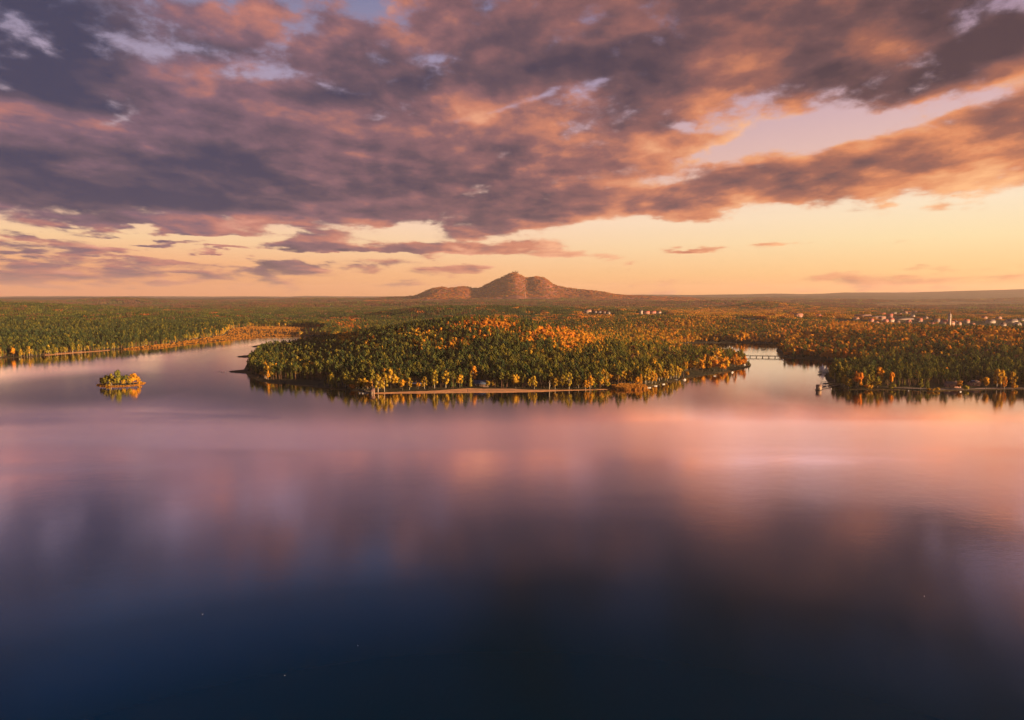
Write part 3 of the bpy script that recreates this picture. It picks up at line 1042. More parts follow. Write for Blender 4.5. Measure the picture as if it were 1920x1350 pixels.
def joined(name, crown, trunk):
    """crown and trunk in one mesh, for the woods seen as a mass"""
    bm = bmesh.new()
    bm.from_mesh(crown)
    k = len(bm.faces)
    bm.from_mesh(trunk)
    bm.faces.ensure_lookup_table()
    for f in bm.faces[k:]:
        f.material_index = 1
    me = bpy.data.meshes.new(name)
    bm.to_mesh(me); bm.free()
    me.materials.append(crown.materials[0]); me.materials.append(trunk.materials[0])
    return me


def proto(name, me):
    return bpy.data.objects.new(name, me)      # never linked: only its mesh is used


def scatter(name, label, pts, rot, scl, tint, var, protos):
    """one object whose vertices carry trees, placed by a geometry-nodes modifier"""
    me = bpy.data.meshes.new(name)
    pts = np.asarray(pts, dtype=np.float32)
    me.vertices.add(len(pts))
    me.vertices.foreach_set('co', pts.ravel())
    for nm, ty, arr in (('rot', 'FLOAT', rot), ('tint', 'FLOAT', tint), ('var', 'INT', var)):
        a = me.attributes.new(nm, ty, 'POINT')
        a.data.foreach_set('value', np.asarray(arr, dtype=np.int32 if ty == 'INT' else np.float32))
    a = me.attributes.new('scl', 'FLOAT_VECTOR', 'POINT')
    a.data.foreach_set('vector', np.asarray(scl, dtype=np.float32).ravel())
    o = link(name, me)
    tag(o, label, kind='stuff')
    ng = bpy.data.node_groups.new(name + '_placement', 'GeometryNodeTree')
    ng.interface.new_socket('Geometry', in_out='INPUT', socket_type='NodeSocketGeometry')
    ng.interface.new_socket('Geometry', in_out='OUTPUT', socket_type='NodeSocketGeometry')
    N = ng.nodes; L = ng.links
    gi = N.new('NodeGroupInput'); go = N.new('NodeGroupOutput')
    iop = N.new('GeometryNodeInstanceOnPoints')
    jn = N.new('GeometryNodeJoinGeometry')
    for p in reversed(protos):
        oi = N.new('GeometryNodeObjectInfo')
        oi.inputs['Object'].default_value = p
        oi.inputs['As Instance'].default_value = False
        g2 = N.new('GeometryNodeGeometryToInstance')
        L.new(oi.outputs['Geometry'], g2.inputs[0])
        L.new(g2.outputs[0], jn.inputs[0])

    def attr(nm, ty):
        a_ = N.new('GeometryNodeInputNamedAttribute'); a_.data_type = ty
        a_.inputs['Name'].default_value = nm
        return a_.outputs['Attribute']
    L.new(gi.outputs[0], iop.inputs['Points'])
    L.new(jn.outputs[0], iop.inputs['Instance'])
    iop.inputs['Pick Instance'].default_value = True
    L.new(attr('var', 'INT'), iop.inputs['Instance Index'])
    cx = N.new('ShaderNodeCombineXYZ')
    L.new(attr('rot', 'FLOAT'), cx.inputs[2])
    L.new(cx.outputs[0], iop.inputs['Rotation'])
    L.new(attr('scl', 'FLOAT_VECTOR'), iop.inputs['Scale'])
    L.new(iop.outputs[0], go.inputs[0])
    md = o.modifiers.new('placement', 'NODES')
    md.node_group = ng
    return o


# ------------------------------------------------------------------ where trees stand, how tall, what colour
rngT = np.random.default_rng(4)


def project(x, y, z):
    """photograph pixel of a world point"""
    dz = np.asarray(z) - CAM_H
    depth = y * math.cos(PITCH) - dz * math.sin(PITCH)
    up = y * math.sin(PITCH) + dz * math.cos(PITCH)
    return 960 + F * x / depth, 675 - F * up / depth, depth


def in_poly(x, y, P):
    return poly_sd(x, y, P) > 0


# clearings: (px, py, rx, ry) read at ground level in the photograph, rounded into ground ellipses
CLEAR = [
    (560, 718, 120, 7), (880, 733, 200, 5.5), (1000, 731, 170, 3.5),
    (1310, 701, 70, 6), (1375, 692, 40, 4), (1350, 641.5, 130, 1.4),
    (1810, 727, 130, 4.5), (1700, 728, 50, 3.5), (1500, 671, 60, 2),
]
# stands of colour: (px, py of the crown tops, rx, ry, share, tint)
STANDS = [
    (925, 600, 56, 11, .98, .66), (880, 602, 34, 8, .7, .72), (1035, 616, 48, 12, .97, .66), (1085, 628, 44, 16, .97, .67), (1130, 628, 30, 5, .8, .6),
    (905, 622, 16, 5, .8, .7), (985, 628, 22, 7, .7, .62), (955, 612, 12, 6, .7, .62), (1000, 648, 9, 7, .9, .5), (1060, 642, 20, 9, .8, .66),
    (650, 626, 30, 9, .85, .5), (688, 628, 16, 6, .6, .6), (785, 618, 42, 8, .75, .5), (820, 640, 34, 9, .55, .58), (866, 632, 14, 8, .7, .62), (700, 640, 20, 8, .4, .5),
    (507, 680, 14, 12, .55, .48), (560, 665, 40, 14, .25, .42), (700, 712, 26, 14, .55, .44), (730, 700, 20, 16, .7, .5), (780, 720, 40, 12, .45, .48),
    (1000, 720, 200, 14, .35, .44), (1180, 705, 40, 14, .6, .5), (1240, 695, 40, 22, .55, .44), (1130, 650, 120, 30, .18, .40),
    (1305, 682, 26, 14, .75, .54), (1345, 668, 24, 14, .75, .54), (1362, 676, 22, 12, .6, .6), (1390, 674, 26, 6, .7, .62),
    # beyond the hill and round the town
    (1330, 584, 55, 8, .8, .58), (1430, 586, 55, 8, .8, .57), (1300, 600, 60, 12, .65, .54), (1390, 628, 16, 10, .95, .56), (1180, 620, 90, 14, .5, .52),
    (1250, 625, 70, 12, .5, .54), (1120, 600, 60, 8, .25, .6), (1085, 590, 60, 4, .5, .75),
    (1590, 603, 44, 14, .9, .58), (1510, 628, 40, 12, .75, .56), (1560, 588, 50, 8, .5, .6), (1700, 606, 120, 12, .45, .62), (1620, 622, 60, 12, .35, .55),
    (1860, 612, 46, 18, .85, .58), (1900, 628, 60, 10, .5, .6), (1480, 610, 60, 18, .4, .64), (1550, 640, 60, 20, .3, .68), (1760, 620, 120, 14, .3, .62),
    (1650, 580, 260, 8, .35, .66), (1500, 570, 400, 8, .25, .66), (1800, 650, 160, 20, .12, .5),
    (1250, 605, 180, 22, .42, .58), (1550, 615, 160, 26, .38, .60), (1800, 612, 200, 24, .42, .60), (1650, 632, 260, 14, .28, .57), (1330, 635, 120, 10, .4, .56),
    # left shore fringe
    (15, 655, 30, 12, .4, .5), (230, 645, 160, 9, .4, .31), (400, 628, 60, 9, .45, .36), (60, 660, 60, 10, .4, .31),
    (650, 600, 40, 6, .6, .7), (660, 608, 20, 5, .8, .68), (480, 610, 90, 8, .35, .45),
]


def tint_field(px, py, n):
    share = np.zeros(n); tin = np.zeros(n); wsum = np.zeros(n)
    for (cx, cy, rx, ry, s, t_) in STANDS:
        g = np.exp(-((px - cx) / rx) ** 2 * 1.2 - ((py - cy) / ry) ** 2 * 1.2)
        share = 1 - (1 - share) * (1 - np.clip(s * g * 1.45, 0, s))
        tin += g * t_; wsum += g
    return share, tin / np.maximum(wsum, 1e-6)


def grid_points(r0, r1, a0, a1, step, jit=0.42):
    xs = np.arange(-r1, r1, step); ys = np.arange(0, r1, step)
    X, Y = np.meshgrid(xs, ys)
    X = X + step * 0.5 * (np.arange(len(ys)) % 2)[:, None]
    X = (X + rngT.uniform(-jit, jit, X.shape) * step).ravel()
    Y = (Y + rngT.uniform(-jit, jit, Y.shape) * step).ravel()
    r = np.hypot(X, Y); a = np.arctan2(X, Y)
    k = (r > r0) & (r < r1) & (a > a0) & (a < a1)
    return X[k], Y[k]


TOWN = [(1820, 2050, 620, 420)]


def near_trees():
    X, Y = grid_points(640, 1950, R(-46), R(46), 4.35)
    sd = land_sd(X, Y)
    k = sd > 1.5
    X, Y, sd = X[k], Y[k], sd[k]
    isl = in_poly(X, Y, ISLET)
    Z = height(X, Y, sd)
    px, py, dep = project(X, Y, Z)
    k = ~isl
    for (cx, cy, rx, ry) in CLEAR:
        k &= ((px - cx) / rx) ** 2 + ((py - cy) / ry) ** 2 > 1 + 0.25 * rngT.normal(size=len(X))
    k &= ~(meadow_w(X, Y) > 0.3)
    # the bank itself stays open
    k &= sd > 4 + 3 * rngT.random(len(X))
    for (hx, hy, hr, front) in HOUSE_CLEAR:
        k &= ~((np.abs(X - hx) < hr) & (Y < hy + hr) & (Y > hy - front))
    X, Y, Z, sd = X[k], Y[k], Z[k], sd[k]
    n = len(X)
    # height varies in stands and tree by tree
    hs = 0.94 + 0.20 * fbm(X, Y, 90, 3, 71) + 0.21 * rngT.normal(size=n)
    hs = np.clip(hs, 0.45, 1.35) * (0.80 + 0.20 * sm(sd, 4, 25))
    # clearings and thin places
    thin = fbm(X, Y, 60, 4, 77)
    keep = rngT.random(n) > sm(thin, 0.28, 0.62) * 0.75
    X, Y, Z, sd, hs = X[keep], Y[keep], Z[keep], sd[keep], hs[keep]
    n = len(X)
    px, py, dep = project(X, Y, Z + 15 * hs)
    share, tn = tint_field(px, py, n)
    autumn = rngT.random(n) < share
    fringe = (rngT.random(n) < 0.5 * (sd < 24)) & (px > 560)
    autumn |= fringe
    tint = np.where(autumn, np.where(share > 0.05, tn, 0.33) + 0.07 * rngT.normal(size=n), 0)
    base = 0.14 + 0.07 * fbm(X, Y, 90, 3, 81) + 0.075 * rngT.normal(size=n) + 0.06 * sm(px, 1050, 1250) * (px < 1420) - 0.04 * (px < 430)
    base = np.where(px > 1420, base + 0.0, base)
    # the bank behind the bridge and round the marina is a brown mixed wood
    brown = (px > 1180) & (py < 660) & (rngT.random(n) < 0.34)
    base = np.where(brown, 0.90 + 0.08 * rngT.random(n), base)
    tint = np.where(autumn, tint, base)
    kind = np.where(autumn, np.where(rngT.random(n) < np.where((tn > .55) & (share > .4), .15, .6), 2, 3), np.where(rngT.random(n) < 0.78, 0, 1))
    kind = np.where(brown & ~autumn, 3, kind)
    kind = np.where(autumn & (px < 420) & (rngT.random(n) < .8), 2, kind)
    return X, Y, Z, hs, np.clip(tint, 0.02, 0.98), kind, sd
# single trees the photograph lets one point at: px, py of the foot, sort, height, tint, turn, width, label
SINGLE = [
    # the islet
    (187, 721.5, 'broadleaf', 9, .92, .75, 'small dark reddish tree at the left end of the round islet'),
    (196, 723, 'broadleaf', 12.5, .27, .8, 'olive tree second from the left end of the islet'),
    (206, 723.2, 'birch', 14, .31, 1.0, 'slim yellow-green tree left of the middle of the islet'),
    (214, 723.4, 'broadleaf', 10, .33, .8, 'low golden-green tree in the dip left of the tallest islet tree'),
    (222, 721.5, 'broadleaf', 17.5, .17, .72, 'tallest dark green tree standing in the middle of the islet'),
    (235, 721, 'broadleaf', 13, .17, .85, 'dark green tree just right of the tallest islet tree'),
    (229, 723, 'broadleaf', 8, .44, .9, 'low golden tree at the waterline in front of the tallest islet tree'),
    (250, 720.6, 'broadleaf', 13.5, .57, 1.0, 'round bright orange tree on the right half of the islet'),
    (259, 720.2, 'bush', 5, .55, .9, 'orange bush at the foot of the round orange islet tree'),
    (200, 724.2, 'bush', 3.5, .46, 1.2, 'low golden bush on the waterline below the left islet trees'),
    (191, 722.5, 'broadleaf', 9.5, .26, .9, 'bushy olive tree in the gap beside the small dark reddish islet tree'),
    (202, 721.5, 'broadleaf', 13, .18, .8, 'dark olive tree behind the slim yellow-green islet tree'),
    (211, 721.5, 'broadleaf', 11, .16, .9, 'dark tree behind the low golden-green one on the islet'),
    (218, 722.8, 'broadleaf', 11, .24, .8, 'olive tree half hiding the stem of the tallest islet tree'),
    (227, 721.2, 'broadleaf', 11.5, .17, .9, 'dark round tree touching the tallest islet tree on its right'),
    (240, 722.2, 'broadleaf', 9, .36, .9, 'golden-olive tree between the dark ones and the round orange islet tree'),
    (245, 720.8, 'broadleaf', 11, .46, 1.0, 'golden tree merging into the left side of the round orange islet tree'),
    (255, 721.4, 'broadleaf', 10.5, .55, 1.0, 'orange tree merging into the right side of the round orange islet tree'),
    # beach
    (661, 729, 'bush', 7, .66, .8, 'small fiery orange bush left of the jetty on the shaded bank'),
    (709, 735, 'birch', 18, .39, 1.1, 'golden birch beside the small hut at the left end of the beach'),
    (721, 734, 'birch', 19, .41, 1.0, 'tall golden birch second to the right of the hut'),
    (733, 728, 'birch', 20, .44, 1.2, 'tallest bright golden birch behind the left end of the beach'),
    (754, 731.5, 'broadleaf', 12, .55, .85, 'low orange-gold tree on the sand at the left part of the beach'),
    (768, 730.5, 'birch', 12.5, .43, 1.1, 'short golden birch left of the white roofed beach pavilion'),
    (796, 729, 'birch', 13, .44, 1.2, 'golden bush-like birch right of the white roofed pavilion'),
    (815, 728, 'birch', 19, .38, 1.0, 'slender golden-green birch behind the beach, between pavilion and wide golden pair'),
    (836, 727.5, 'birch', 18, .42, 1.1, 'golden birch left of the wide golden tree behind the beach'),
    (862, 727, 'broadleaf', 16, .47, .75, 'wide bright golden tree leaning over the middle of the beach'),
    (888, 720, 'birch', 19, .60, 1.0, 'orange topped tree behind the blue roofed beach house'),
    (915, 727.5, 'broadleaf', 9.5, .40, .8, 'small round yellow-green tree standing alone on the sand'),
    (967, 727.5, 'broadleaf', 17, .45, .8, 'broad golden tree right of the lone round tree on the sand'),
    (1002, 729, 'birch', 14, .40, 1.0, 'golden-green birch at the narrowing of the beach'),
    (1041, 729, 'birch', 12, .46, 1.1, 'short orange-gold birch on the right half of the beach'),
    (1067, 729, 'birch', 18, .36, 1.0, 'tall pale stemmed yellow-green birch on the right half of the beach'),
    (1098, 729, 'birch', 10, .57, 1.2, 'shorter one of the pale orange pair at the right end of the beach'),
    (1106, 728.5, 'birch', 14.5, .56, 1.1, 'taller one of the pale orange pair at the right end of the beach'),
    (1145, 720, 'broadleaf', 13, .55, .7, 'orange-gold tree left of the golden reeds'),
    (1168, 720, 'birch', 15, .48, 1.2, 'left one of the two golden trees above the reeds'),
    (1181, 720, 'birch', 15, .46, 1.2, 'right one of the two golden trees above the reeds'),
    (1211, 720, 'birch', 19, .41, 1.1, 'tall golden tree at the shore corner right of the reeds'),
    (1236, 714, 'birch', 18, .42, 1.1, 'golden tree on the bank between the reed corner and the moored white boats'),
    (1258, 710, 'birch', 18, .40, 1.1, 'golden tree at the waterline above the moored white boats'),
    # eastern tip of the peninsula
    (1313, 692, 'broadleaf', 15, .58, .95, 'glowing orange tree behind the dark bank of the eastern tip'),
    (1330, 691, 'broadleaf', 12, .42, 1.0, 'yellow-green tree between the two orange ones on the eastern tip'),
    (1344, 687, 'birch', 21, .53, 1.5, 'tallest golden tree on the eastern tip of the peninsula'),
    (1361, 686, 'broadleaf', 14.5, .61, .8, 'bright orange tree right of the tallest golden one on the eastern tip'),
    (1376, 683, 'broadleaf', 10, .34, .9, 'dark olive tree near the left end of the footbridge'),
    (1388, 682, 'broadleaf', 8, .64, 1.1, 'low wide orange tree beside the left end of the footbridge'),
    (1397, 681, 'broadleaf', 8, .60, 1.0, 'low orange tree closest to the water at the eastern tip'),
    (1404, 684, 'spruce', 11, .12, .7, 'narrow dark conifer at the very tip by the footbridge'),
    # right bank
    (1608, 727, 'broadleaf', 19.5, .73, .72, 'tall rust and orange tree on the right bank near the marina'),
    (1613, 728, 'broadleaf', 11, .62, .7, 'bright orange tree leaning in front of the tall rust one'),
    (1591, 727, 'birch', 11, .44, 1.3, 'low yellow-green tree at the marina end of the right bank'),
    (1631, 730.5, 'bush', 6, .56, 1.2, 'low orange-yellow bush at the waterline below the rust tree'),
    (1647, 722, 'birch', 20, .61, 1.1, 'slender tree with a flat orange top right of the rust tree'),
    (1671, 724, 'broadleaf', 16, .65, .62, 'orange tree above a green bush at the start of the shore path'),
    (1672, 728.5, 'bush', 7.5, .30, 1.0, 'round green bush under the orange tree at the start of the shore path'),
    (1719, 717, 'broadleaf', 14, .62, .85, 'rounded orange tree above the middle of the shore path'),
    (1742, 720, 'broadleaf', 11, .47, .75, 'olive-gold tree left of the building with white van'),
    (1771, 713, 'broadleaf', 15, .65, .75, 'orange tree behind the dark roofed shore house'),
    (1748, 732.5, 'bush', 4.0, .54, 1.6, 'low wide yellow bush at the waterline left of the shore house'),
    (1762, 732, 'bush', 4.0, .46, 1.2, 'low yellow-green bush right of the wide yellow one'),
    (1799, 728, 'broadleaf', 10, .60, .85, 'vivid orange ball-shaped tree in front of the dark roofed shore house'),
    (1815, 731.5, 'bush', 5.5, .30, 1.3, 'grey-green bush on the shore right of the vivid orange ball-shaped tree'),
    (1838, 722, 'broadleaf', 7, .62, .8, 'small round orange tree right of the white van'),
    (1852, 730.5, 'broadleaf', 13.5, .53, .85, 'large golden-yellow tree at the waterline near the right edge'),
    (1869, 727, 'birch', 20, .50, 1.0, 'left one of two tall golden birches near the right edge'),
    (1877, 727, 'birch', 19, .48, 1.0, 'right one of two tall golden birches near the right edge'),
    (1887, 730, 'birch', 12, .64, 1.0, 'narrow fiery orange tree at the shore near the right edge'),
    (1898, 727, 'birch', 17, .47, 1.0, 'tall golden-green birch right of the narrow fiery orange tree'),
    (1906, 730.5, 'bush', 6, .54, 1.0, 'golden bush at the waterline by the right edge'),
    # others
    (25, 668.5, 'broadleaf', 15, .60, .8, 'single orange tree on the far left shore'),
    (662, 611, 'broadleaf', 22, .70, 1.2, 'rust orange tree standing out behind the cove left of the peninsula hill'),
    (1392, 641.5, 'broadleaf', 24, .56, .9, 'large golden tree on the bank beyond the footbridge'),
    (1510, 627, 'broadleaf', 18, .54, .9, 'left one of two golden crowns in the brown wood right of the footbridge'),
    (1532, 627, 'broadleaf', 18, .55, .9, 'right one of two golden crowns in the brown wood right of the footbridge'),
]
SHAPE_NAME = {'pine': 'pine_tree', 'spruce': 'pine_tree', 'birch': 'autumn_tree', 'broadleaf': 'autumn_tree', 'bush': 'bush'}
SHAPE_CAT = {'pine': 'pine tree', 'spruce': 'pine tree', 'birch': 'birch tree', 'broadleaf': 'broadleaf tree', 'bush': 'bush'}
for _k, _l in KINDS3.items():
    for c_, t_ in _l:
        pass


def place_tree(kind, var, x, y, z, h, tint, rot, wid, label, group):
    crown, trunk = KINDS3[kind][var % len(KINDS3[kind])]
    e = bpy.data.objects.new(SHAPE_NAME[kind], None)
    e.empty_display_size = 0.5
    COL.objects.link(e)
    e.location = (x, y, z)
    s = h / H0[kind]
    e.scale = (s * wid, s * wid, s)
    e.rotation_euler = (0, 0, rot)
    tag(e, label, SHAPE_CAT[kind], group)
    c = link('crown', crown, e)
    c['tint'] = float(tint)
    link('trunk', trunk, e)
    return e


single_xy = []
for (px_, py_, kd, h_, tn_, wd_, lb_) in SINGLE:
    if py_ < 660:
        x_, y_, z_ = near_ground(px_, py_)
    else:
        x_, y_ = at(px_, py_, 1.0)
        for _ in range(60):
            s_ = float(land_sd(np.array([x_]), np.array([y_]))[0])
            if s_ > (1.0 if px_ < 300 else 2.5):
                break
            y_ += 1.0; x_ = at_dist(px_, y_)
        z_ = zat(x_, y_)
    single_xy.append((x_, y_))
    grp = ('trees of the islet' if px_ < 280 and py_ > 715 else 'single trees of the shores')
    place_tree(kd, rngT.integers(0, 4), x_, y_, z_ - 0.1, h_, tn_, rngT.random() * 6.28, wd_, lb_, grp)
single_xy = np.array(single_xy)

X, Y, Z, HS, TI, KD, SD = near_trees()
# leave room round and in front of the single trees
k = np.ones(len(X), dtype=bool)
for sx, sy in single_xy:
    k &= ~((np.abs(X - sx) < 5.5) & (Y < sy + 4) & (Y > sy - 22))
X, Y, Z, HS, TI, KD, SD = [a[k] for a in (X, Y, Z, HS, TI, KD, SD)]
VAR = rngT.integers(0, 12, len(X))
ROT = rngT.random(len(X)) * 6.283
WID = 0.74 + 0.3 * rngT.random(len(X))
names4 = ['pine', 'spruce', 'birch', 'broadleaf']
hh = np.array([17., 16., 15., 14.])[KD] * HS * np.where(SD < 18, .97, .84)
WID = np.where(KD == 3, WID * 1.22, WID)

# which of them show largest: paint them near to far and count the pixels each keeps
order = np.argsort(Y)
buf = np.zeros((1350, 1920), dtype=bool)
vis = np.zeros(len(X))
PXb, PYb, DEP = project(X, Y, Z)
PXt, PYt, _ = project(X, Y, Z + hh)
wpx = np.array([.26, .28, .30, .56])[KD] * hh * F / DEP
for i in order:
    x0 = int(PXb[i] - wpx[i] / 2); x1 = int(PXb[i] + wpx[i] / 2) + 1
    y0 = int(PYt[i]); y1 = int(PYb[i]) + 1
    if x1 <= 0 or x0 >= 1920:
        continue
    sub = buf[max(0, y0):y1, max(0, x0):min(1920, x1)]
    vis[i] = sub.size - sub.sum()
    sub[:] = True
is_pine = KD < 2
pick = np.zeros(len(X), dtype=bool)
n_single_autumn = sum(1 for s_ in SINGLE if s_[2] in ('birch', 'broadleaf'))
for mask, num in ((is_pine, 300), (~is_pine, 300 - n_single_autumn)):
    cand = np.nonzero(mask & (vis > 0))[0]
    best = cand[np.argsort(-vis[cand])[:num]]
    pick[best] = True


LANDMARKS = [
    (25, 668, 'the left shore orange tree'), (205, 658, 'the left shore sand'), (400, 641, 'the reed meadow'),
    (470, 700, 'the longest mole'), (480, 660, 'the farthest mole'), (560, 720, 'the shaded bank'), (661, 729, 'the fiery orange bush'), (698, 736, 'the lakeside hut'),
    (786, 722, 'the beach pavilion'), (862, 727, 'the wide golden beach tree'), (903, 721, 'the blue roofed house'), (967, 727, 'the broad golden tree'),
    (1041, 729, 'the orange-gold birch'), (1102, 729, 'the pale orange pair'), (1182, 729, 'the reed patch'), (1222, 722, 'the reed corner'), (1283, 712, 'the moored white boats'),
    (1344, 687, 'the golden tip tree'), (1404, 684, 'the footbridge'), (1468, 671, 'the far bridge end'), (1545, 695, 'the white sails'),
    (1560, 715, 'the marina piers'), (1608, 727, 'the rust tree'), (1671, 724, 'the shore path start'), (1719, 717, 'the rounded orange tree'),
    (1786, 722, 'the dark roofed shore house'), (1830, 716, 'the white caravan'), (1852, 730, 'the large golden-yellow tree'), (1887, 730, 'the fiery narrow tree'),
    (1915, 730, 'the right edge bush'), (1392, 641, 'the golden tree past the bridge'), (940, 600, 'the orange hilltop'), (1060, 622, 'the orange slope'), (650, 628, 'the yellow hillside stand'),
]
ORD = ['nearest', 'second', 'third', 'fourth', 'fifth', 'sixth', 'seventh', 'eighth', 'ninth', 'tenth', 'eleventh', 'twelfth']


def colour_word(t_):
    for a, wd in ((.10, 'dark green'), (.16, 'deep green'), (.28, 'olive green'), (.42, 'yellow-green'), (.56, 'golden'), (.68, 'orange'), (.82, 'rust'), (2, 'brown')):
        if t_ < a:
            return wd


found = {}
for i in np.nonzero(pick)[0]:
    kd = names4[KD[i]]
    best = None
    for (lx, ly, nm) in LANDMARKS:
        dx_, dy_ = PXb[i] - lx, (PYb[i] - ly) * 2.2
        dd = math.hypot(dx_, dy_)
        if best is None or dd < best[0]:
            rel = 'behind' if abs(dy_) > abs(dx_) * 1.3 and dy_ < 0 else ('in front of' if abs(dy_) > abs(dx_) * 1.3 else ('to the left of' if dx_ < 0 else 'to the right of'))
            best = (dd, rel, nm)
    shape = {'pine': 'rounded pine', 'spruce': 'pointed conifer', 'birch': 'slim leafy tree', 'broadleaf': 'round leafy tree'}[kd]
    found.setdefault((colour_word(TI[i]), shape, best[1], best[2]), []).append((best[0], i))
for (cw, shape, rel, nm), lst in found.items():
    lst.sort()
    for q, (dd, i) in enumerate(lst):
        if q < len(ORD):
            lab = '%s %s, %s %s %s' % (cw, shape, ORD[q], rel, nm)
        else:
            lab = 'farther %s %s %s %s' % (cw, shape, rel, nm)
        place_tree(names4[KD[i]], VAR[i], X[i], Y[i], Z[i] - 0.1, hh[i], TI[i], ROT[i], WID[i], lab, '%s %ss %s %s' % (cw, shape, rel, nm))

rest = ~pick
protos = {kd: [proto(kd + '_whole', joined(kd + '_whole', c_, t_)) for c_, t_ in KINDS3[kd]] for kd in names4}
for nm, label, kds in (('pine_forest', 'dense pine forest of the peninsula, the left shore and the right bank', (0, 1)),
                       ('autumn_woods', 'golden, orange and brown broadleaf woods mixed into the pine forest', (2, 3))):
    pr = []; base = {}
    for q in kds:
        base[q] = len(pr); pr += protos[names4[q]]
    m = rest & np.isin(KD, kds)
    b = np.array([base.get(q, 0) for q in range(4)])[KD[m]]
    nv = np.array([len(protos[names4[q]]) for q in range(4)])[KD[m]]
    s = hh[m] / np.array([H0[q] for q in names4])[KD[m]]
    scatter(nm, label, np.stack([X[m], Y[m], Z[m] - .1], 1), ROT[m], np.stack([s * WID[m], s * WID[m], s], 1), TI[m], b + VAR[m] % nv, pr)


# ------------------------------------------------------------------ woods farther off: stands of ten trees at a time
def patch(seed, sort, R_=15.0):
    rg = np.random.default_rng(seed)
    fo = Foliage(seed)
    n = 12
    for i in range(n):
        a = i * 2.4; rad = R_ * math.sqrt((i + .5) / n) * (0.9 + .2 * rg.random())
        x, y = math.cos(a) * rad, math.sin(a) * rad
        h = 15 + 4 * rg.random()
        fo.cur = (rg.random() - .5) * (0.10 if sort != 'mixed' else 0.34)
        if sort == 'leafy':
            h *= .85
            for j in range(3):
                c = np.array((x + rg.normal() * 1.6, y + rg.normal() * 1.6, h * (.55 + .16 * j)))
                fo.core(c, 2.6, .9, .9); fo.leaves(c, 2.9, 9, 1.9)
        else:
            for j in range(3):
                c = np.array((x + rg.normal() * .5, y + rg.normal() * .5, h * (.45 + .22 * j)))
                fo.core(c, 2.5 - .65 * j, 1.4, .85); fo.leaves(c, 2.6 - .6 * j, 8, 1.6)
    return proto('stand_' + sort, fo.mesh('stand_' + sort, [LEAF]))


stands = [patch(301, 'needle'), patch(302, 'needle'), patch(303, 'mixed'), patch(304, 'mixed'), patch(305, 'leafy'), patch(306, 'leafy')]
P_ = []
for (r0, r1, step, sxy, sz) in ((1950, 4100, 25.5, 1.0, .92), (4100, 9000, 58, 2.1, 1.2)):
    X2, Y2 = grid_points(r0, r1, R(-46), R(46), step, .35)
    sd2 = land_sd(X2, Y2)
    k = sd2 > 16
    k &= meadow_w(X2, Y2) < .3
    for (hx, hy, hr, front) in HOUSE_CLEAR:
        k &= ~((np.abs(X2 - hx) < hr + 12) & (Y2 < hy + hr + 12) & (Y2 > hy - front - 10))
    X2, Y2, sd2 = X2[k], Y2[k], sd2[k]
    Z2 = height(X2, Y2, sd2)
    px2, py2, _ = project(X2, Y2, Z2 + 14)
    n = len(X2)
    openg = fbm(X2, Y2 * 0.6, 420, 4, 91)
    keep = (rngT.random(n) > sm(openg, .24, .55) * (.6 + .2 * (r0 > 4000)))
    share, tn = tint_field(px2, py2, n)
    zone = fbm(X2, Y2 * .5, 600, 4, 95)
    right = sm(px2, 900, 1400)
    pa = np.clip(share * .9 + .02 + .30 * right * sm(zone, -.3, .4) * np.where(r0 > 4000, .5, 1), 0, 1)
    au = rngT.random(n) < pa
    ti = np.where(au, np.where(share > .12, tn, .60 + .16 * rngT.random(n)) + .05 * rngT.normal(size=n),
                  .10 + .13 * zone + .045 * rngT.normal(size=n) + .10 * right + .05 * (r0 > 4000))
    ti = np.where(au & (r0 > 4000), .91 + .05 * rngT.normal(size=n), ti)
    ti = np.where(au & (px2 < 900), np.clip(ti + .16, 0, .96), ti)
    br = rngT.random(n) < .10 + .16 * right * (zone > -.1) + .45 * (r0 > 4000)
    ti = np.where(br & ~au, .93 + .05 * rngT.random(n), ti)
    ti = np.where((r0 > 4000) & (px2 < 900) & ~br, ti - .02, ti)
    vr = np.where(au, 4 + rngT.integers(0, 2, n), np.where(br & (r0 < 4000) & (px2 > 900), 2 + rngT.integers(0, 2, n), rngT.integers(0, 2, n)))
    hs2 = sz * (.9 + .25 * fbm(X2, Y2, 200, 3, 97) + .08 * rngT.normal(size=n))
    town = (px2 > 1560) & (py2 > 584) & (py2 < 616)
    hs2 = np.where(town, hs2 * .62, hs2)
    sx = np.full(n, sxy) * (.95 + .2 * rngT.random(n))
    for arr in ((X2, Y2, Z2, ti, vr, hs2, sx),):
        P_.append(tuple(a[keep] for a in arr))
X2, Y2, Z2, ti, vr, hs2, sx = [np.concatenate([p[i] for p in P_]) for i in range(7)]
scatter('distant_forest', 'wide woods stretching from behind the lake to the foot of the mountain', np.stack([X2, Y2, Z2 - .5], 1), rngT.random(len(X2)) * 6.283,
        np.stack([sx, sx, hs2], 1), np.clip(ti, .03, .98), vr, stands)
print('trees near', len(X), 'picked', pick.sum(), 'stands', len(X2))
# ------------------------------------------------------------------ the double-topped mountain, 7 km away
MP = [(700, 557), (760, 555), (782, 553), (795, 549), (808, 543), (820, 539.5), (834, 537.5), (848, 539), (858, 538.5), (868, 536.5), (880, 536.5), (890, 539),
      (898, 539.5), (905, 536.5), (912, 533), (922, 528), (931, 523.5), (942, 518.5), (952, 514), (959, 511.0), (967, 510.5), (973, 513.5), (980, 517.5), (986, 519.8),
      (992, 519.6), (998, 518.8), (1005, 517.4), (1012, 518.2), (1018, 519.5), (1026, 524.5), (1034, 531), (1042, 534), (1059, 538), (1080, 541), (1099, 543), (1112, 544.2),
      (1126, 546), (1138, 549), (1153, 551.2), (1180, 553), (1240, 555), (1300, 557)]
MD = 7000.0


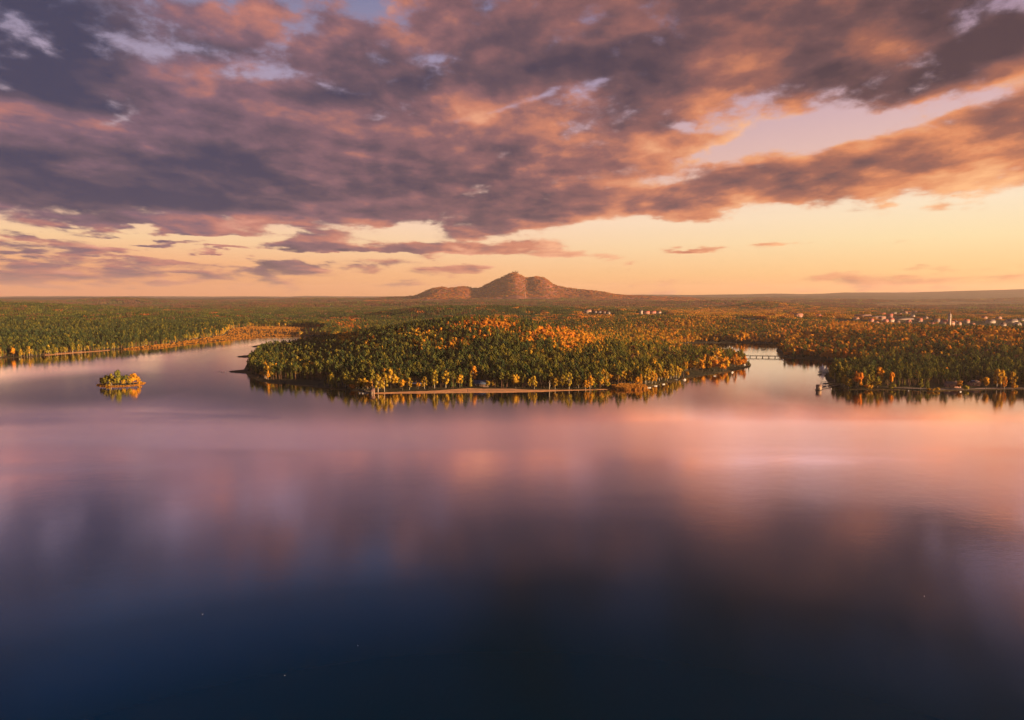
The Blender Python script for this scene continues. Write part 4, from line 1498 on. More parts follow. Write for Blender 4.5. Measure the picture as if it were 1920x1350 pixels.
def mtn_height(x, y):
    px = 960 + F * x / MD * math.cos(PITCH)
    # soft wobble so that the two sides are not one outline pulled straight back
    px = px + 3 * fbm(x, y, 420, 3, 141) * sm(np.abs(y - MD), 60, 500)
    py = np.interp(px, [p[0] for p in MP], [p[1] for p in MP])
    top = CAM_H + (551 - py) / F * MD - 10
    base = 30.0
    up = np.maximum(top - base, 0)
    # the low left ridge and the right shoulder lie a little nearer than the twin cones
    yc = MD - 260 * np.exp(-((px - 840) / 55) ** 2) - 160 * sm(px, 1040, 1120)
    s = 150 + up * 1.75
    d = np.abs(y - yc) / s
    fall = np.exp(-(d ** 1.6) * 1.1)
    # spur between the cones runs towards the viewer, a gully beside it
    spur = 14 * np.exp(-((px - (1008 + (MD - y) * .03)) / 16) ** 2) * sm(MD - y, 30, 300) * (1 - sm(MD - y, 420, 900))
    gul = -6 * np.exp(-((px - (985 + (MD - y) * .012)) / 9) ** 2) * sm(MD - y, 20, 200) * (1 - sm(MD - y, 350, 700))
    rough = 17 * (0.5 - np.abs(fbm(x, y, 210, 5, 151))) * 1.3 * sm(np.abs(y - yc), 20, 160) * sm(up, 10, 90)
    return base + up * fall + spur * sm(up, 40, 120) + gul * sm(up, 40, 120) + rough


mx = np.linspace(-1500, 1950, 431)
my = np.linspace(5900, 8300, 241)
MX, MY = np.meshgrid(mx, my)
MZ = mtn_height(MX, MY)
edge_ = np.minimum(np.minimum(MX - mx[0], mx[-1] - MX) / 250, np.minimum(MY - my[0], my[-1] - MY) / 250)
MZ = MZ - 60 * (1 - sm(edge_, 0, 1))
mi = np.arange(MX.size).reshape(MX.shape)
mf = np.stack([mi[:-1, :-1].ravel(), mi[:-1, 1:].ravel(), mi[1:, 1:].ravel(), mi[1:, :-1].ravel()], 1)


def mountain_mat():
    m, t, out = material('wooded_mountain')
    b = t.node('ShaderNodeBsdfPrincipled')
    b.inputs['Roughness'].default_value = 1.0
    b.inputs['Specular IOR Level'].default_value = 0.05
    pos = t.node('ShaderNodeNewGeometry').outputs['Position']
    n = t.noise(pos, 0.012, 6, 0.7)[0]
    t.link(t.ramp(n, [(0.3, (0.10, 0.040, 0.034)), (0.5, (0.18, 0.064, 0.045)), (0.7, (0.27, 0.090, 0.055))]), b.inputs['Base Color'])
    bp = t.node('ShaderNodeBump')
    bp.inputs['Strength'].default_value = 0.8
    bp.inputs['Distance'].default_value = 5
    t.link(t.noise(pos, 0.05, 6, 0.7)[0], bp.inputs['Height'])
    t.link(bp.outputs[0], b.inputs['Normal'])
    t.link(b.outputs[0], out.inputs[0])
    return m


tag(link('mountain', mesh_np('mountain', np.stack([MX.ravel(), MY.ravel(), MZ.ravel()], 1), mf, [mountain_mat()], smooth=True)), kind='structure')

rm = np.random.default_rng(77)
nx_ = 15000
sx_ = rm.uniform(-1350, 1800, nx_); sy_ = rm.uniform(6150, 7600, nx_)
sz_ = mtn_height(sx_, sy_)
gz_ = height(sx_, sy_, np.full(nx_, 500.0))
ok = (sz_ > gz_ + 3) & (rm.random(nx_) < .62 - .25 * sm(fbm(sx_, sy_, 160, 3, 161), .0, .4))
sx_, sy_, sz_ = sx_[ok], sy_[ok], sz_[ok]
n_ = len(sx_)
tn_ = .79 + .05 * rm.normal(size=n_) + .05 * fbm(sx_, sy_, 200, 3, 171)
tn_ = np.where(rm.random(n_) < .12, .2 + .1 * rm.random(n_), tn_)
scatter('mountain_woods', 'reddish brown woods covering the double-topped mountain', np.stack([sx_, sy_, sz_ - 3], 1), rm.random(n_) * 6.28,
        np.stack([np.full(n_, .8), np.full(n_, .8), .6 + .25 * rm.random(n_)], 1), np.clip(tn_, .03, .98), np.where(rm.random(n_) < .5, rm.integers(0, 2, n_), rm.integers(4, 6, n_)), stands)
# ------------------------------------------------------------------ mesh building for built things
class MB:
    def __init__(self):
        self.v = []; self.f3 = []; self.f4 = []; self.n = 0

    def add(self, v, f):
        v = np.asarray(v, float)
        for q in f:
            (self.f3 if len(q) == 3 else self.f4).append([i + self.n for i in q])
        self.v.append(v); self.n += len(v)
        return self

    def box(self, x0, x1, y0, y1, z0, z1):
        v = [(x, y, z) for z in (z0, z1) for y in (y0, y1) for x in (x0, x1)]
        return self.add(v, [(0, 2, 3, 1), (4, 5, 7, 6), (0, 1, 5, 4), (2, 6, 7, 3), (0, 4, 6, 2), (1, 3, 7, 5)])

    def tube(self, p0, p1, r0, r1=None, n=8):
        r1 = r0 if r1 is None else r1
        p0 = np.array(p0, float); p1 = np.array(p1, float)
        d = (p1 - p0) / np.linalg.norm(p1 - p0)
        a = np.cross(d, [0.31, 0.87, 0.2]); a /= np.linalg.norm(a)
        b = np.cross(d, a)
        an = np.arange(n) * 2 * math.pi / n
        ring = np.outer(np.cos(an), a) + np.outer(np.sin(an), b)
        f = [(i, (i + 1) % n, (i + 1) % n + n, i + n) for i in range(n)]
        v = np.concatenate([p0 + ring * r0, p1 + ring * r1, [p0], [p1]])
        f += [((i + 1) % n, i, 2 * n) for i in range(n)] + [(i + n, (i + 1) % n + n, 2 * n + 1) for i in range(n)]
        return self.add(v, f)

    def gable(self, L, W, h, rise):
        """house body with gabled ends, ridge along x"""
        l, w_ = L / 2, W / 2
        v = [(-l, -w_, -1), (l, -w_, -1), (l, w_, -1), (-l, w_, -1), (-l, -w_, h), (l, -w_, h), (l, w_, h), (-l, w_, h), (-l, 0, h + rise), (l, 0, h + rise)]
        return self.add(v, [(0, 3, 2, 1), (0, 1, 5, 4), (2, 3, 7, 6), (1, 2, 6, 5), (3, 0, 4, 7), (5, 6, 9), (7, 4, 8), (4, 5, 9, 8), (6, 7, 8, 9)])

    def roof(self, L, W, h, rise, over=.5, th=.25):
        l, w_ = L / 2 + over, W / 2
        dz = rise * over / w_
        for s in (-1, 1):
            a = [(-l, s * (w_ + over), h - dz + .03), (l, s * (w_ + over), h - dz + .03), (l, 0, h + rise + .03), (-l, 0, h + rise + .03)]
            v = a + [(x, y, z + th) for x, y, z in a]
            self.add(v, [(0, 1, 2, 3), (4, 5, 6, 7), (0, 1, 5, 4), (1, 2, 6, 5), (2, 3, 7, 6), (3, 0, 4, 7)])
        return self

    def obj(self, name, mat, parent=None, smooth=False):
        fl = []
        if self.f4: fl.append(np.array(self.f4))
        if self.f3: fl.append(np.array(self.f3))
        me = mesh_np(name, np.concatenate(self.v), fl, [mat], smooth=smooth)
        bm = bmesh.new(); bm.from_mesh(me)
        bmesh.ops.recalc_face_normals(bm, faces=bm.faces)
        bm.to_mesh(me); bm.free()
        return link(name, me, parent)


def empty(name, loc, rz=0.0, label=None, cat=None, group=None):
    e = bpy.data.objects.new(name, None)
    COL.objects.link(e)
    e.location = loc
    e.rotation_euler = (0, 0, rz)
    return tag(e, label, cat, group)


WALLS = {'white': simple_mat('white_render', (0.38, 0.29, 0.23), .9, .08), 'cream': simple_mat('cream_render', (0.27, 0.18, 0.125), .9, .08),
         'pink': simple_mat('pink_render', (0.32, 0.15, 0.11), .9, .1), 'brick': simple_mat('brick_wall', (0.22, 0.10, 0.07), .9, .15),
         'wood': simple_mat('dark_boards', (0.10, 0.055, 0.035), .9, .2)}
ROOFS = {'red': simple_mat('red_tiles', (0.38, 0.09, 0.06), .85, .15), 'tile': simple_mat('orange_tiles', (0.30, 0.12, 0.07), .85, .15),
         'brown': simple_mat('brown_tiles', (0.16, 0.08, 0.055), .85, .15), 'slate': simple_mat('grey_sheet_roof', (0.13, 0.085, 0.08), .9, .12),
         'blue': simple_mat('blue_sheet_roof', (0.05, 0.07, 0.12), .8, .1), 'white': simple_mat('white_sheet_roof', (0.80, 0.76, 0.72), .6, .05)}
GLASS = simple_mat('window_glass', (0.02, 0.025, 0.03), .15, .1)
DOOR = simple_mat('door_wood', (0.14, 0.07, 0.035), .7, .15)
PLANK = simple_mat('weathered_planks', (0.16, 0.11, 0.08), .9, .25)
DARKW = simple_mat('dark_wood', (0.05, 0.035, 0.03), .9, .25)
STONE = simple_mat('mole_stone', (0.055, 0.045, 0.040), .95, .4, 0.5)
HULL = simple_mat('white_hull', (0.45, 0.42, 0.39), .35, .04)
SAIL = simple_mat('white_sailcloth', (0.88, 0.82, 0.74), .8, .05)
METAL = simple_mat('bare_metal', (0.45, 0.44, 0.43), .4, .05, metal=.8)


def house(e, L, W, h, wall, roof, windows=True, rise=None, chimney=True, door=True):
    rise = W * .42 if rise is None else rise
    wl = MB().gable(L, W, h, rise).obj('wall', WALLS[wall], e)
    rf = MB().roof(L, W, h, rise).obj('roof', ROOFS[roof], e)
    if chimney:
        MB().box(L * .2, L * .2 + .8, .6, 1.4, h + rise * .5, h + rise + 1.1).obj('chimney', WALLS['brick'], rf)
    if windows:
        n = max(2, int(L / 3.6))
        for fl in range(max(1, int(h // 3))):
            for i in range(n):
                x = -L / 2 + L * (i + .5) / n
                if door and fl == 0 and i == n // 2:
                    MB().box(x - .55, x + .55, -W / 2 - .06, -W / 2 + .02, 0, 2.1).obj('door', DOOR, e)
                    continue
                MB().box(x - .6, x + .6, -W / 2 - .04, -W / 2 + .02, .9 + 3 * fl, 2.3 + 3 * fl).obj('window', GLASS, e)
    return e


# the town and the scattered houses
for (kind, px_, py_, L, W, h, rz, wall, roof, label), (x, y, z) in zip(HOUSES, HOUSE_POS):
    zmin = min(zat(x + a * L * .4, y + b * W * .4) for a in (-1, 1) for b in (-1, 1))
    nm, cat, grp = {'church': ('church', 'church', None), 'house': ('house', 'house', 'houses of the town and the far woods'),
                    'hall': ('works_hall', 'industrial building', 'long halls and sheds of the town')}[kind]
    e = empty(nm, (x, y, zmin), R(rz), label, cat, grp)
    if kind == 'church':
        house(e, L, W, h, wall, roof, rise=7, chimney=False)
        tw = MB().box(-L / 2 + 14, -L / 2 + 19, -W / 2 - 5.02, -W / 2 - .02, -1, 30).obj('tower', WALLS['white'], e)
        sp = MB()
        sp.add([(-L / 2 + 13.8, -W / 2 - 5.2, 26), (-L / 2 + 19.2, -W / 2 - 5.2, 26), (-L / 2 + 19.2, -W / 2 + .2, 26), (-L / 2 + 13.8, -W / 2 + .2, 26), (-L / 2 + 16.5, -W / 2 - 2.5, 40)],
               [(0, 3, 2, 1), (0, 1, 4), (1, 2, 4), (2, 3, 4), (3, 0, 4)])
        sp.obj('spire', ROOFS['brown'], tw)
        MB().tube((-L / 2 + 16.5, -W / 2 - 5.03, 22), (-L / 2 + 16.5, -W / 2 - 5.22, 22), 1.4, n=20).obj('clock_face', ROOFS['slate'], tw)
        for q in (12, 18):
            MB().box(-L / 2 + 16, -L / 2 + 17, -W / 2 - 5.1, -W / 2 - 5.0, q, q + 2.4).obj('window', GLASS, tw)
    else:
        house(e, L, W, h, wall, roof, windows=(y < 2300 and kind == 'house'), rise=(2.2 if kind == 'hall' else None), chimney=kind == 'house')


# beach pavilion with a flat white roof on posts
def on_shore(key):
    x, y = SHORE_BUILD[key]
    return x, y, zat(x, y)


x, y, z = on_shore('kiosk_w')
e = empty('beach_pavilion', (x, y, z), 0, 'dark beach pavilion with a long flat white roof behind the golden birches', 'pavilion')
MB().box(-6, 6, -1, 3.6, -.5, 3.0).obj('wall', WALLS['wood'], e)
MB().box(-7.2, 7.2, -3.6, 4.2, 3.0, 3.35).obj('roof', ROOFS['white'], e)
for px_ in (-6.6, -2.2, 2.2, 6.6):
    MB().box(px_ - .12, px_ + .12, -3.3, -3.06, -.4, 3.0).obj('post', WALLS['wood'], e)
for px_ in (-4, 0.2):
    MB().box(px_, px_ + 2.6, -1.05, -.98, 1.0, 2.3).obj('window', GLASS, e)
x, y, z = on_shore('blue_hall')
e = empty('beach_house', (x, y, z), R(-8), 'long low beach house with a dull blue roof under tall pines', 'house')
house(e, 15, 8, 3.2, 'wood', 'blue', rise=3.2, chimney=False)
x, y, z = on_shore('hut')
e = empty('lakeside_hut', (x, y, max(z, .2)), R(15), 'small pale hut with a pointed roof at the waterline, left end of the beach', 'hut')
house(e, 4.2, 3.8, 2.6, 'cream', 'brown', rise=2.4, chimney=False)
x, y, z = on_shore('east_house')
e = empty('shore_house', (x, y, z), R(-12), 'reddish shore house with a long dark roof behind the vivid orange ball-shaped tree', 'house')
house(e, 13, 8, 3.2, 'pink', 'brown', rise=2.4)
x, y, z = on_shore('east_house2')
e = empty('shore_cabin', (x, y, z), R(5), 'low brown cabin below the white caravan on the right bank', 'cabin')
house(e, 10, 6, 2.8, 'pink', 'brown', rise=1.8)


def vehicle(name, px_, py_, rz, L, W, H, label, cat, caravan=False):
    x, y = at(px_, py_, 3.0)
    e = empty(name, (x, y, zat(x, y) + .02), R(rz), label, cat)
    b = MB()
    prof = [(-L / 2, .45), (-L / 2, H * .78), (-L / 2 + .35, H), (L / 2 - .5, H), (L / 2 - .1, H * .72), (L / 2, .45)] if caravan else \
        [(-L / 2, .45), (-L / 2, H), (L / 2 - 1.5, H), (L / 2 - .85, H * .55), (L / 2, H * .48), (L / 2, .45)]
    n = len(prof)
    v = [(p[0], -W / 2, p[1]) for p in prof] + [(p[0], W / 2, p[1]) for p in prof]
    b.v.append(np.array(v)); b.n = 2 * n
    for i in range(n):
        j = (i + 1) % n
        b.f4.append([i, j, j + n, i + n])
    for o_ in (0, n):
        for i in range(1, n - 1):
            b.f3.append([o_, o_ + i, o_ + i + 1])
    b.obj('body', HULL, e)
    for x0 in ((-.6,) if caravan else (-L / 2 + .9, L / 2 - 1.0)):
        for s in (-1, 1):
            MB().tube((x0, s * (W / 2 - .12), .33), (x0, s * (W / 2 + .04), .33), .33, n=14).obj('wheel', DARKW, e)
    for k_ in ((-.9, .6) if caravan else (L / 2 - 2.3,)):
        MB().box(k_, k_ + .9, -W / 2 - .02, -W / 2 + .01, H * .55, H * .82).obj('window', GLASS, e)
    return e


vehicle('caravan', 1828, 714.5, 8, 6.5, 2.3, 2.7, 'white caravan parked above the low brown cabin on the right bank', 'caravan', True)
vehicle('van', 1779, 719.5, -20, 5.2, 2.0, 2.3, 'white van parked at the left end of the dark roofed shore house', 'van')
vehicle('van', 1396, 682.6, 30, 5.0, 2.0, 2.2, 'small white van parked on the eastern tip close to the footbridge', 'van')


# footbridge
def bridge():
    a = np.array(at(1366, 669.2)); b = np.array(at(1471, 671.0))
    L = float(np.linalg.norm(b - a)); ang = math.atan2(*(b - a)[::-1])
    e = empty('footbridge', (a[0], a[1], 0), ang, 'low dark footbridge on piers crossing the narrow channel to the right bank', 'bridge')
    MB().box(-3, L + 4, -1.6, 1.6, 1.75, 2.2).obj('deck', PLANK, e)
    n = 9
    for i in range(n):
        x0 = L * (i + .5) / n
        pr = MB().box(x0 - .45, x0 + .45, -1.4, 1.4, -3, 1.74)
        pr.obj('pier', DARKW, e)
    for s in (-1, 1):
        r = MB()
        r.box(-3, L + 4, s * 1.5 - .06, s * 1.5 + .06, 3.2, 3.34); r.box(-3, L + 4, s * 1.5 - .04, s * 1.5 + .04, 2.68, 2.78)
        k = int(L / 2.4)
        for i in range(k + 1):
            x0 = L * i / k
            r.box(x0 - .07, x0 + .07, s * 1.5 - .07, s * 1.5 + .07, 2.2, 3.2)
        r.obj('railing', DARKW, e)


bridge()


# moles on the shaded side of the peninsula
def mole(p0, p1, w0, w1, h, label, seed):
    a = np.array(at(*p0)); b = np.array(at(*p1))
    L = float(np.linalg.norm(b - a)); ang = math.atan2(*(b - a)[::-1])
    n, m = 48, 17
    V = []
    rg = np.random.default_rng(seed)
    for i in range(n):
        k = i / (n - 1)
        wd = w0 + (w1 - w0) * k
        hh_ = h * (1 - .75 * k) * min(1, (1 - k) * 6 + .15)
        for j in range(m):
            q = -1 + 2 * j / (m - 1)
            V.append((L * k, q * wd * .5 * (1 + .12 * rg.normal()), -1.0 + (hh_ + 1.0) * (1 - abs(q) ** 2.2) + .22 * rg.normal() * (1 - abs(q))))
    ii = np.arange(n * m).reshape(n, m)
    f = np.stack([ii[:-1, :-1].ravel(), ii[1:, :-1].ravel(), ii[1:, 1:].ravel(), ii[:-1, 1:].ravel()], 1)
    o = link('mole', mesh_np('mole', V, f, [STONE]))
    o.location = (a[0], a[1], 0); o.rotation_euler = (0, 0, ang)
    tag(o, label, 'breakwater', 'dark moles reaching left into the lake')


mole((466, 696.5), (429, 697.0), 7, 2.0, 3.0, 'longest and nearest dark mole reaching left from the shaded tip', 5)
mole((480, 667.8), (444, 669.0), 8, 2.0, 3.0, 'middle one of the three dark moles on the left side of the peninsula', 6)
mole((502, 647.0), (471, 650.4), 9, 2.5, 3.2, 'farthest and smallest looking of the three dark moles', 7)


# jetties
def jetty(p0, p1, wd, label, piles=5, grp='wooden jetties', z=.7):
    a = np.array(at(*p0)); b = np.array(at(*p1))
    L = float(np.linalg.norm(b - a)); ang = math.atan2(*(b - a)[::-1])
    e = empty('jetty', (a[0], a[1], 0), ang, label, 'jetty', grp)
    MB().box(0, L, -wd / 2, wd / 2, z, z + .18).obj('deck', PLANK, e)
    for i in range(piles):
        x0 = L * (i + .5) / piles
        for s in (-1, 1):
            MB().tube((x0, s * (wd / 2 - .15), -2.5), (x0, s * (wd / 2 - .15), z - .01), .13, n=7).obj('pile', DARKW, e)


jetty((700, 737), (668, 731.5), 2.2, 'grey jetty along the bank left of the small hut')
jetty((1564, 716), (1538, 717.5), 1.6, 'upper one of the three dark marina piers', 6)
jetty((1566, 721), (1541, 722), 1.6, 'middle one of the three dark marina piers', 6)
jetty((1568, 724), (1536, 729.5), 2.4, 'lowest marina pier, leading to the cream boathouse', 7)
jetty((1284, 710), (1279, 714), 1.2, 'short landing stage by the moored white boats', 3)

x, y = at(1535, 731.5)
e = empty('boathouse', (x, y, 0), R(8), 'cream floating boathouse with a small brown roof at the end of the lowest marina pier', 'boathouse', None)
MB().box(-2.7, 2.7, -2.2, 2.2, -.4, .5).obj('pontoon', DARKW, e)
MB().gable(4.2, 3.4, 3.6, 1.5).obj('wall', WALLS['cream'], e).location = (0, 0, 1.0 - .49)
r_ = MB().roof(4.2, 3.4, 3.6, 1.5, .35, .15).obj('roof', ROOFS['brown'], e); r_.location = (0, 0, .51)
MB().box(-.5, .5, -1.76, -1.69, .52, 2.5).obj('door', DOOR, e)


# boats
def hull_mesh(L, B, D):
    b = MB()
    n = 9
    st = []
    for i in range(n):
        k = i / (n - 1)
        wd = B / 2 * (math.sin(math.pi * min(1, .32 + .68 * (1 - k)) * .5) if k > .0 else .85) * (1 - k ** 3 * .98)
        sheer = D * (1 + .25 * k * k)
        x0 = -L / 2 + L * k
        st.append([(x0, -wd, sheer), (x0, -wd * .8, D * .25), (x0, 0, -D * .35 * (1 - k ** 2)), (x0, wd * .8, D * .25), (x0, wd, sheer)])
    v = [p for s in st for p in s]
    f = []
    for i in range(n - 1):
        for j in range(4):
            a = i * 5 + j
            f.append((a, a + 5, a + 6, a + 1))
        f.append((i * 5 + 4, i * 5 + 9, i * 5 + 5, i * 5))
    f += [(0, 1, 2), (0, 2, 4), (2, 3, 4)]
    return b.add(v, f)


def sailboat(px_, py_, L, mh, rz, label, raised=True):
    x, y = at(px_, py_)
    e = empty('sailboat', (x, y, .05), R(rz), label, 'sailboat', 'sailboats moored by the marina')
    hull_mesh(L, L * .32, .75).obj('hull', HULL, e)
    MB().tube((L * .08, 0, .5), (L * .08, 0, mh), .07, .04, 6).obj('mast', METAL, e)
    MB().tube((L * .08, 0, 1.5), (-L * .42, 0, 1.5), .05, .04, 6).obj('boom', METAL, e)
    if raised:
        s = MB()
        th = .05
        s.add([(L * .06, -th, 1.6), (-L * .40, -th, 1.6), (L * .06, -th, mh - .3), (L * .06, th, 1.6), (-L * .40, th, 1.6), (L * .06, th, mh - .3)],
              [(0, 1, 2), (3, 5, 4), (0, 3, 4, 1), (1, 4, 5, 2), (2, 5, 3, 0)])
        s.obj('mainsail', SAIL, e)
        s = MB()
        s.add([(L * .12, -th, 1.0), (L * .46, -th, 1.0), (L * .10, -th, mh * .85), (L * .12, th, 1.0), (L * .46, th, 1.0), (L * .10, th, mh * .85)],
              [(0, 1, 2), (3, 5, 4), (0, 3, 4, 1), (1, 4, 5, 2), (2, 5, 3, 0)])
        s.obj('jib', SAIL, e)


sailboat(1537.5, 697.5, 5.0, 8.0, 20, 'leftmost white sailboat of the bright cluster off the marina')
sailboat(1541.5, 697, 5.6, 10.5, -30, 'tallest white sailboat in the bright cluster off the marina')
sailboat(1545, 699, 5.0, 7.0, 150, 'white sailboat right of the tallest one in the bright cluster')
sailboat(1548.5, 698, 5.2, 8.4, 10, 'second tallest white sailboat, second from the right in the bright cluster')
sailboat(1551.5, 699.5, 4.2, 5.5, 40, 'small rightmost white sailboat of the bright cluster')
sailboat(1567, 699, 4.4, 6.0, 100, 'single white sailboat inside the bay right of the bright cluster')
sailboat(1368, 655.2, 5, 7.5, 60, 'taller far sailboat on the water beyond the footbridge')
sailboat(1373, 655.6, 4, 5, -20, 'small far sailboat right of the taller one beyond the footbridge')
sailboat(1311.5, 664, 5, 7.5, 80, 'white sailboat on the dark pond behind the eastern tip')


def rowboat(px_, py_, L, rz, label, mat=HULL, cabin=False, grp='small boats on the water'):
    x, y = at(px_, py_)
    e = empty('boat', (x, y, .05), R(rz), label, 'boat', grp)
    L = L * .8
    hull_mesh(L, L * .34, .6).obj('hull', mat, e)
    if cabin:
        MB().box(-L * .15, L * .2, -L * .11, L * .11, .5, 1.5).obj('cabin', HULL, e)
        MB().box(L * .2, L * .205 + .02, -L * .1, L * .1, .9, 1.35).obj('windscreen', GLASS, e)
    else:
        for k_ in (-.2, .12):
            MB().box(L * k_, L * k_ + .3, -L * .14, L * .14, .42, .50).obj('seat', PLANK, e)


rowboat(1283.5, 712.6, 4.6, 15, 'white boat, right one of the pair moored by the golden eastern slope', cabin=True)
rowboat(1267.5, 712.8, 4.2, -10, 'white boat, left one of the pair moored by the golden eastern slope')
rowboat(1217, 727.2, 5.5, 12, 'long pale boat just right of the golden reeds')
rowboat(1229, 724.0, 5.0, 15, 'pale boat second to the right of the golden reeds')
rowboat(1244, 720.8, 4.5, 20, 'pale boat third to the right of the golden reeds')
rowboat(1340, 705.3, 4.5, 10, 'pale boat below the dark bank of the eastern tip')
rowboat(1373, 698.6, 5.0, 20, 'white boat moored near the end of the dark eastern bank', cabin=True)
rowboat(1397, 692.8, 4.2, 40, 'white boat closest to the eastern tip', cabin=True)
rowboat(1467, 674.4, 4.5, 0, 'white boat at the right end of the footbridge')
rowboat(1537, 702.8, 6.5, 10, 'brown boat lying under the bright cluster of sails', DARKW)
rowboat(1547, 719.5, 5, 5, 'grey boat between the upper and middle marina piers', METAL)
rowboat(1551, 719.2, 4.5, -5, 'dark boat right of the grey one between the marina piers', DARKW)
rowboat(1546, 725, 5, 5, 'grey boat between the middle and lowest marina piers', METAL)
rowboat(1556, 723.5, 4.5, 8, 'dark boat nearest the bank between the marina piers', DARKW)
rowboat(1558.5, 729, 4.0, 60, 'small white boat below the lowest marina pier')
rowboat(676, 737.4, 4.0, 5, 'left pale rowing boat in front of the jetty by the hut')
rowboat(682, 737.8, 4.0, 12, 'middle pale rowing boat in front of the jetty by the hut')
rowboat(688, 737.6, 4.0, -8, 'right pale rowing boat in front of the jetty by the hut')
rowboat(1431, 656.2, 9, 5, 'long dark boat on the bright water beyond the footbridge', DARKW)
rowboat(1703, 733.0, 3.2, 70, 'tiny white boat off the start of the right shore path')
rowboat(1801, 735.0, 3.0, 20, 'tiny white boat below the vivid orange ball-shaped tree')


def buoy(px_, py_, label, r=.45):
    x, y = at(px_, py_)
    e = empty('buoy', (x, y, 0), 0, label, 'buoy', 'white buoys on the lake')
    b = MB()
    prof = [(0.0, -.4), (.7, -.25), (1.0, .05), (.85, .45), (.35, .75), (.2, 1.2)]
    for (r0, z0), (r1, z1) in zip(prof[:-1], prof[1:]):
        b.tube((0, 0, z0 * r * 2), (0, 0, z1 * r * 2), max(r0, .05) * r, r1 * r, 12)
    b.obj('float', HULL, e)
    MB().tube((0, 0, 1.2 * r * 2), (0, 0, 1.7 * r * 2), .05, .05, 6).obj('ring_post', METAL, e)


for px_, py_, lb in ((413, 697.4, 'leftmost white buoy off the tip of the longest mole'), (417, 697.8, 'second white buoy from the left off the longest mole'),
                     (423, 698.0, 'white buoy closest to the tip of the longest mole'), (484, 708, 'white buoy at the water in front of the shaded tip'),
                     (152, 671, 'white buoy off the left shore'), (37, 673.5, 'white buoy at the far left shore')):
    buoy(px_, py_, lb)


def gull(px_, py_, label, rz):
    x, y = at(px_, py_)
    o = bpy.data.objects.new('gull', None)
    me = bpy.data.meshes.new('gull')
    bm = bmesh.new()
    pts = [(-.30, 0, .13), (-.16, 0, .10), (0, 0, .10), (.14, 0, .13), (.20, 0, .22), (.25, 0, .28), (.33, 0, .27)]
    rad = [.02, .07, .10, .075, .04, .05, .012]
    vs = [bm.verts.new(p) for p in pts]
    for a_, b_ in zip(vs[:-1], vs[1:]):
        bm.edges.new((a_, b_))
    bm.to_mesh(me); bm.free()
    o = link('gull', me)
    md = o.modifiers.new('skin', 'SKIN')
    for i, r_ in enumerate(rad):
        me.skin_vertices[0].data[i].radius = (r_, r_)
    me.skin_vertices[0].data[2].use_root = True
    o.modifiers.new('smooth', 'SUBSURF').levels = 1
    me.materials.append(HULL)
    o.scale = (.6, .6, .6); o.location = (x, y, -.02); o.rotation_euler = (0, 0, R(rz))
    tag(o, label, 'gull', 'white gulls resting on the lake')


gull(1733, 1118, 'tiny white gull floating on the dark water at the lower right', 30)
gull(671, 1211, 'tiny white gull floating on dark water left of the lower middle', 120)
gull(534, 1267, 'lowest tiny white gull floating on the dark water', 200)
gull(380, 1152, 'tiny white gull floating on blue-dark water at the lower left', 80)

x, y = at(877, 736.0)
e = empty('post', (x, y, -.5), 0, 'dark wooden post standing at the waterline of the beach', 'post')
MB().tube((0, 0, -1), (0, 0, 3.6), .26, .22, 10).obj('pole', DARKW, e)
MB().box(-.35, .35, -.35, .35, 3.6, 3.75).obj('cap', DARKW, e)

# bare pale snag on the beach
x, y = at(1030, 731)
e = empty('dead_tree', (x, y, zat(x, y)), 0, 'pale bare tree stump standing on the right half of the beach', 'tree stump')
b = MB().tube((0, 0, -.5), (.2, 0, 9), .35, .12, 8)
b.tube((.1, 0, 5), (1.6, .2, 7.0), .12, .05, 6).tube((.1, 0, 6.2), (-1.2, -.2, 7.8), .1, .04, 6)
b.obj('trunk', BARK['birch'], e)


# castle on the higher top
cz = float(mtn_height(np.array([0.0]), np.array([MD]))[0])


def castle():
    x0 = (966.5 - 960) / F * MD
    zc = float(mtn_height(np.array([x0]), np.array([MD]))[0]) + 6
    e = empty('castle', (x0, MD - 20, zc), 0, 'small hilltop castle with a round keep on the higher summit of the mountain', 'castle')
    e.scale = (.62, .62, .62)
    kp = MB().tube((0, 0, -12), (0, 0, 26), 6.0, 5.6, 16).obj('keep', STONE, e)
    MB().tube((0, 0, 26.02), (0, 0, 32), 6.4, .4, 16).obj('roof', ROOFS['brown'], kp)
    MB().box(-46, -9, -8, 8, -14, 9).obj('wall', STONE, e)
    MB().gable(34, 14, 12, 6).obj('palace', STONE, e).location = (30, 0, -4)
    MB().roof(34, 14, 12, 6).obj('palace_roof', ROOFS['brown'], e).location = (30, 0, -4)
    tw = MB().box(-50, -43, -5, 5, -14, 15).obj('gate_tower', STONE, e)
    MB().add([(-51, -6, 15), (-42, -6, 15), (-42, 6, 15), (-51, 6, 15), (-46.5, 0, 21)], [(0, 3, 2, 1), (0, 1, 4), (1, 2, 4), (2, 3, 4), (3, 0, 4)]).obj('roof', ROOFS['brown'], tw)


castle()

# slim pale tower at the foot of the mountain
x, y = at_dist(984, 6000.0), 6000.0
zt = float(max(mtn_height(np.array([x]), np.array([y]))[0], height(np.array([x]), np.array([y]), np.array([500.0]))[0]))
e = empty('lookout_tower', (x, y, zt), 0, 'slim pinkish tower rising from the woods at the foot of the mountain', 'tower')
tw = MB().box(-4, 4, -4, 4, -2, 50).obj('shaft', WALLS['pink'], e)
MB().add([(-5, -5, 50), (5, -5, 50), (5, 5, 50), (-5, 5, 50), (0, 0, 60)], [(0, 3, 2, 1), (0, 1, 4), (1, 2, 4), (2, 3, 4), (3, 0, 4)]).obj('roof', ROOFS['tile'], e)


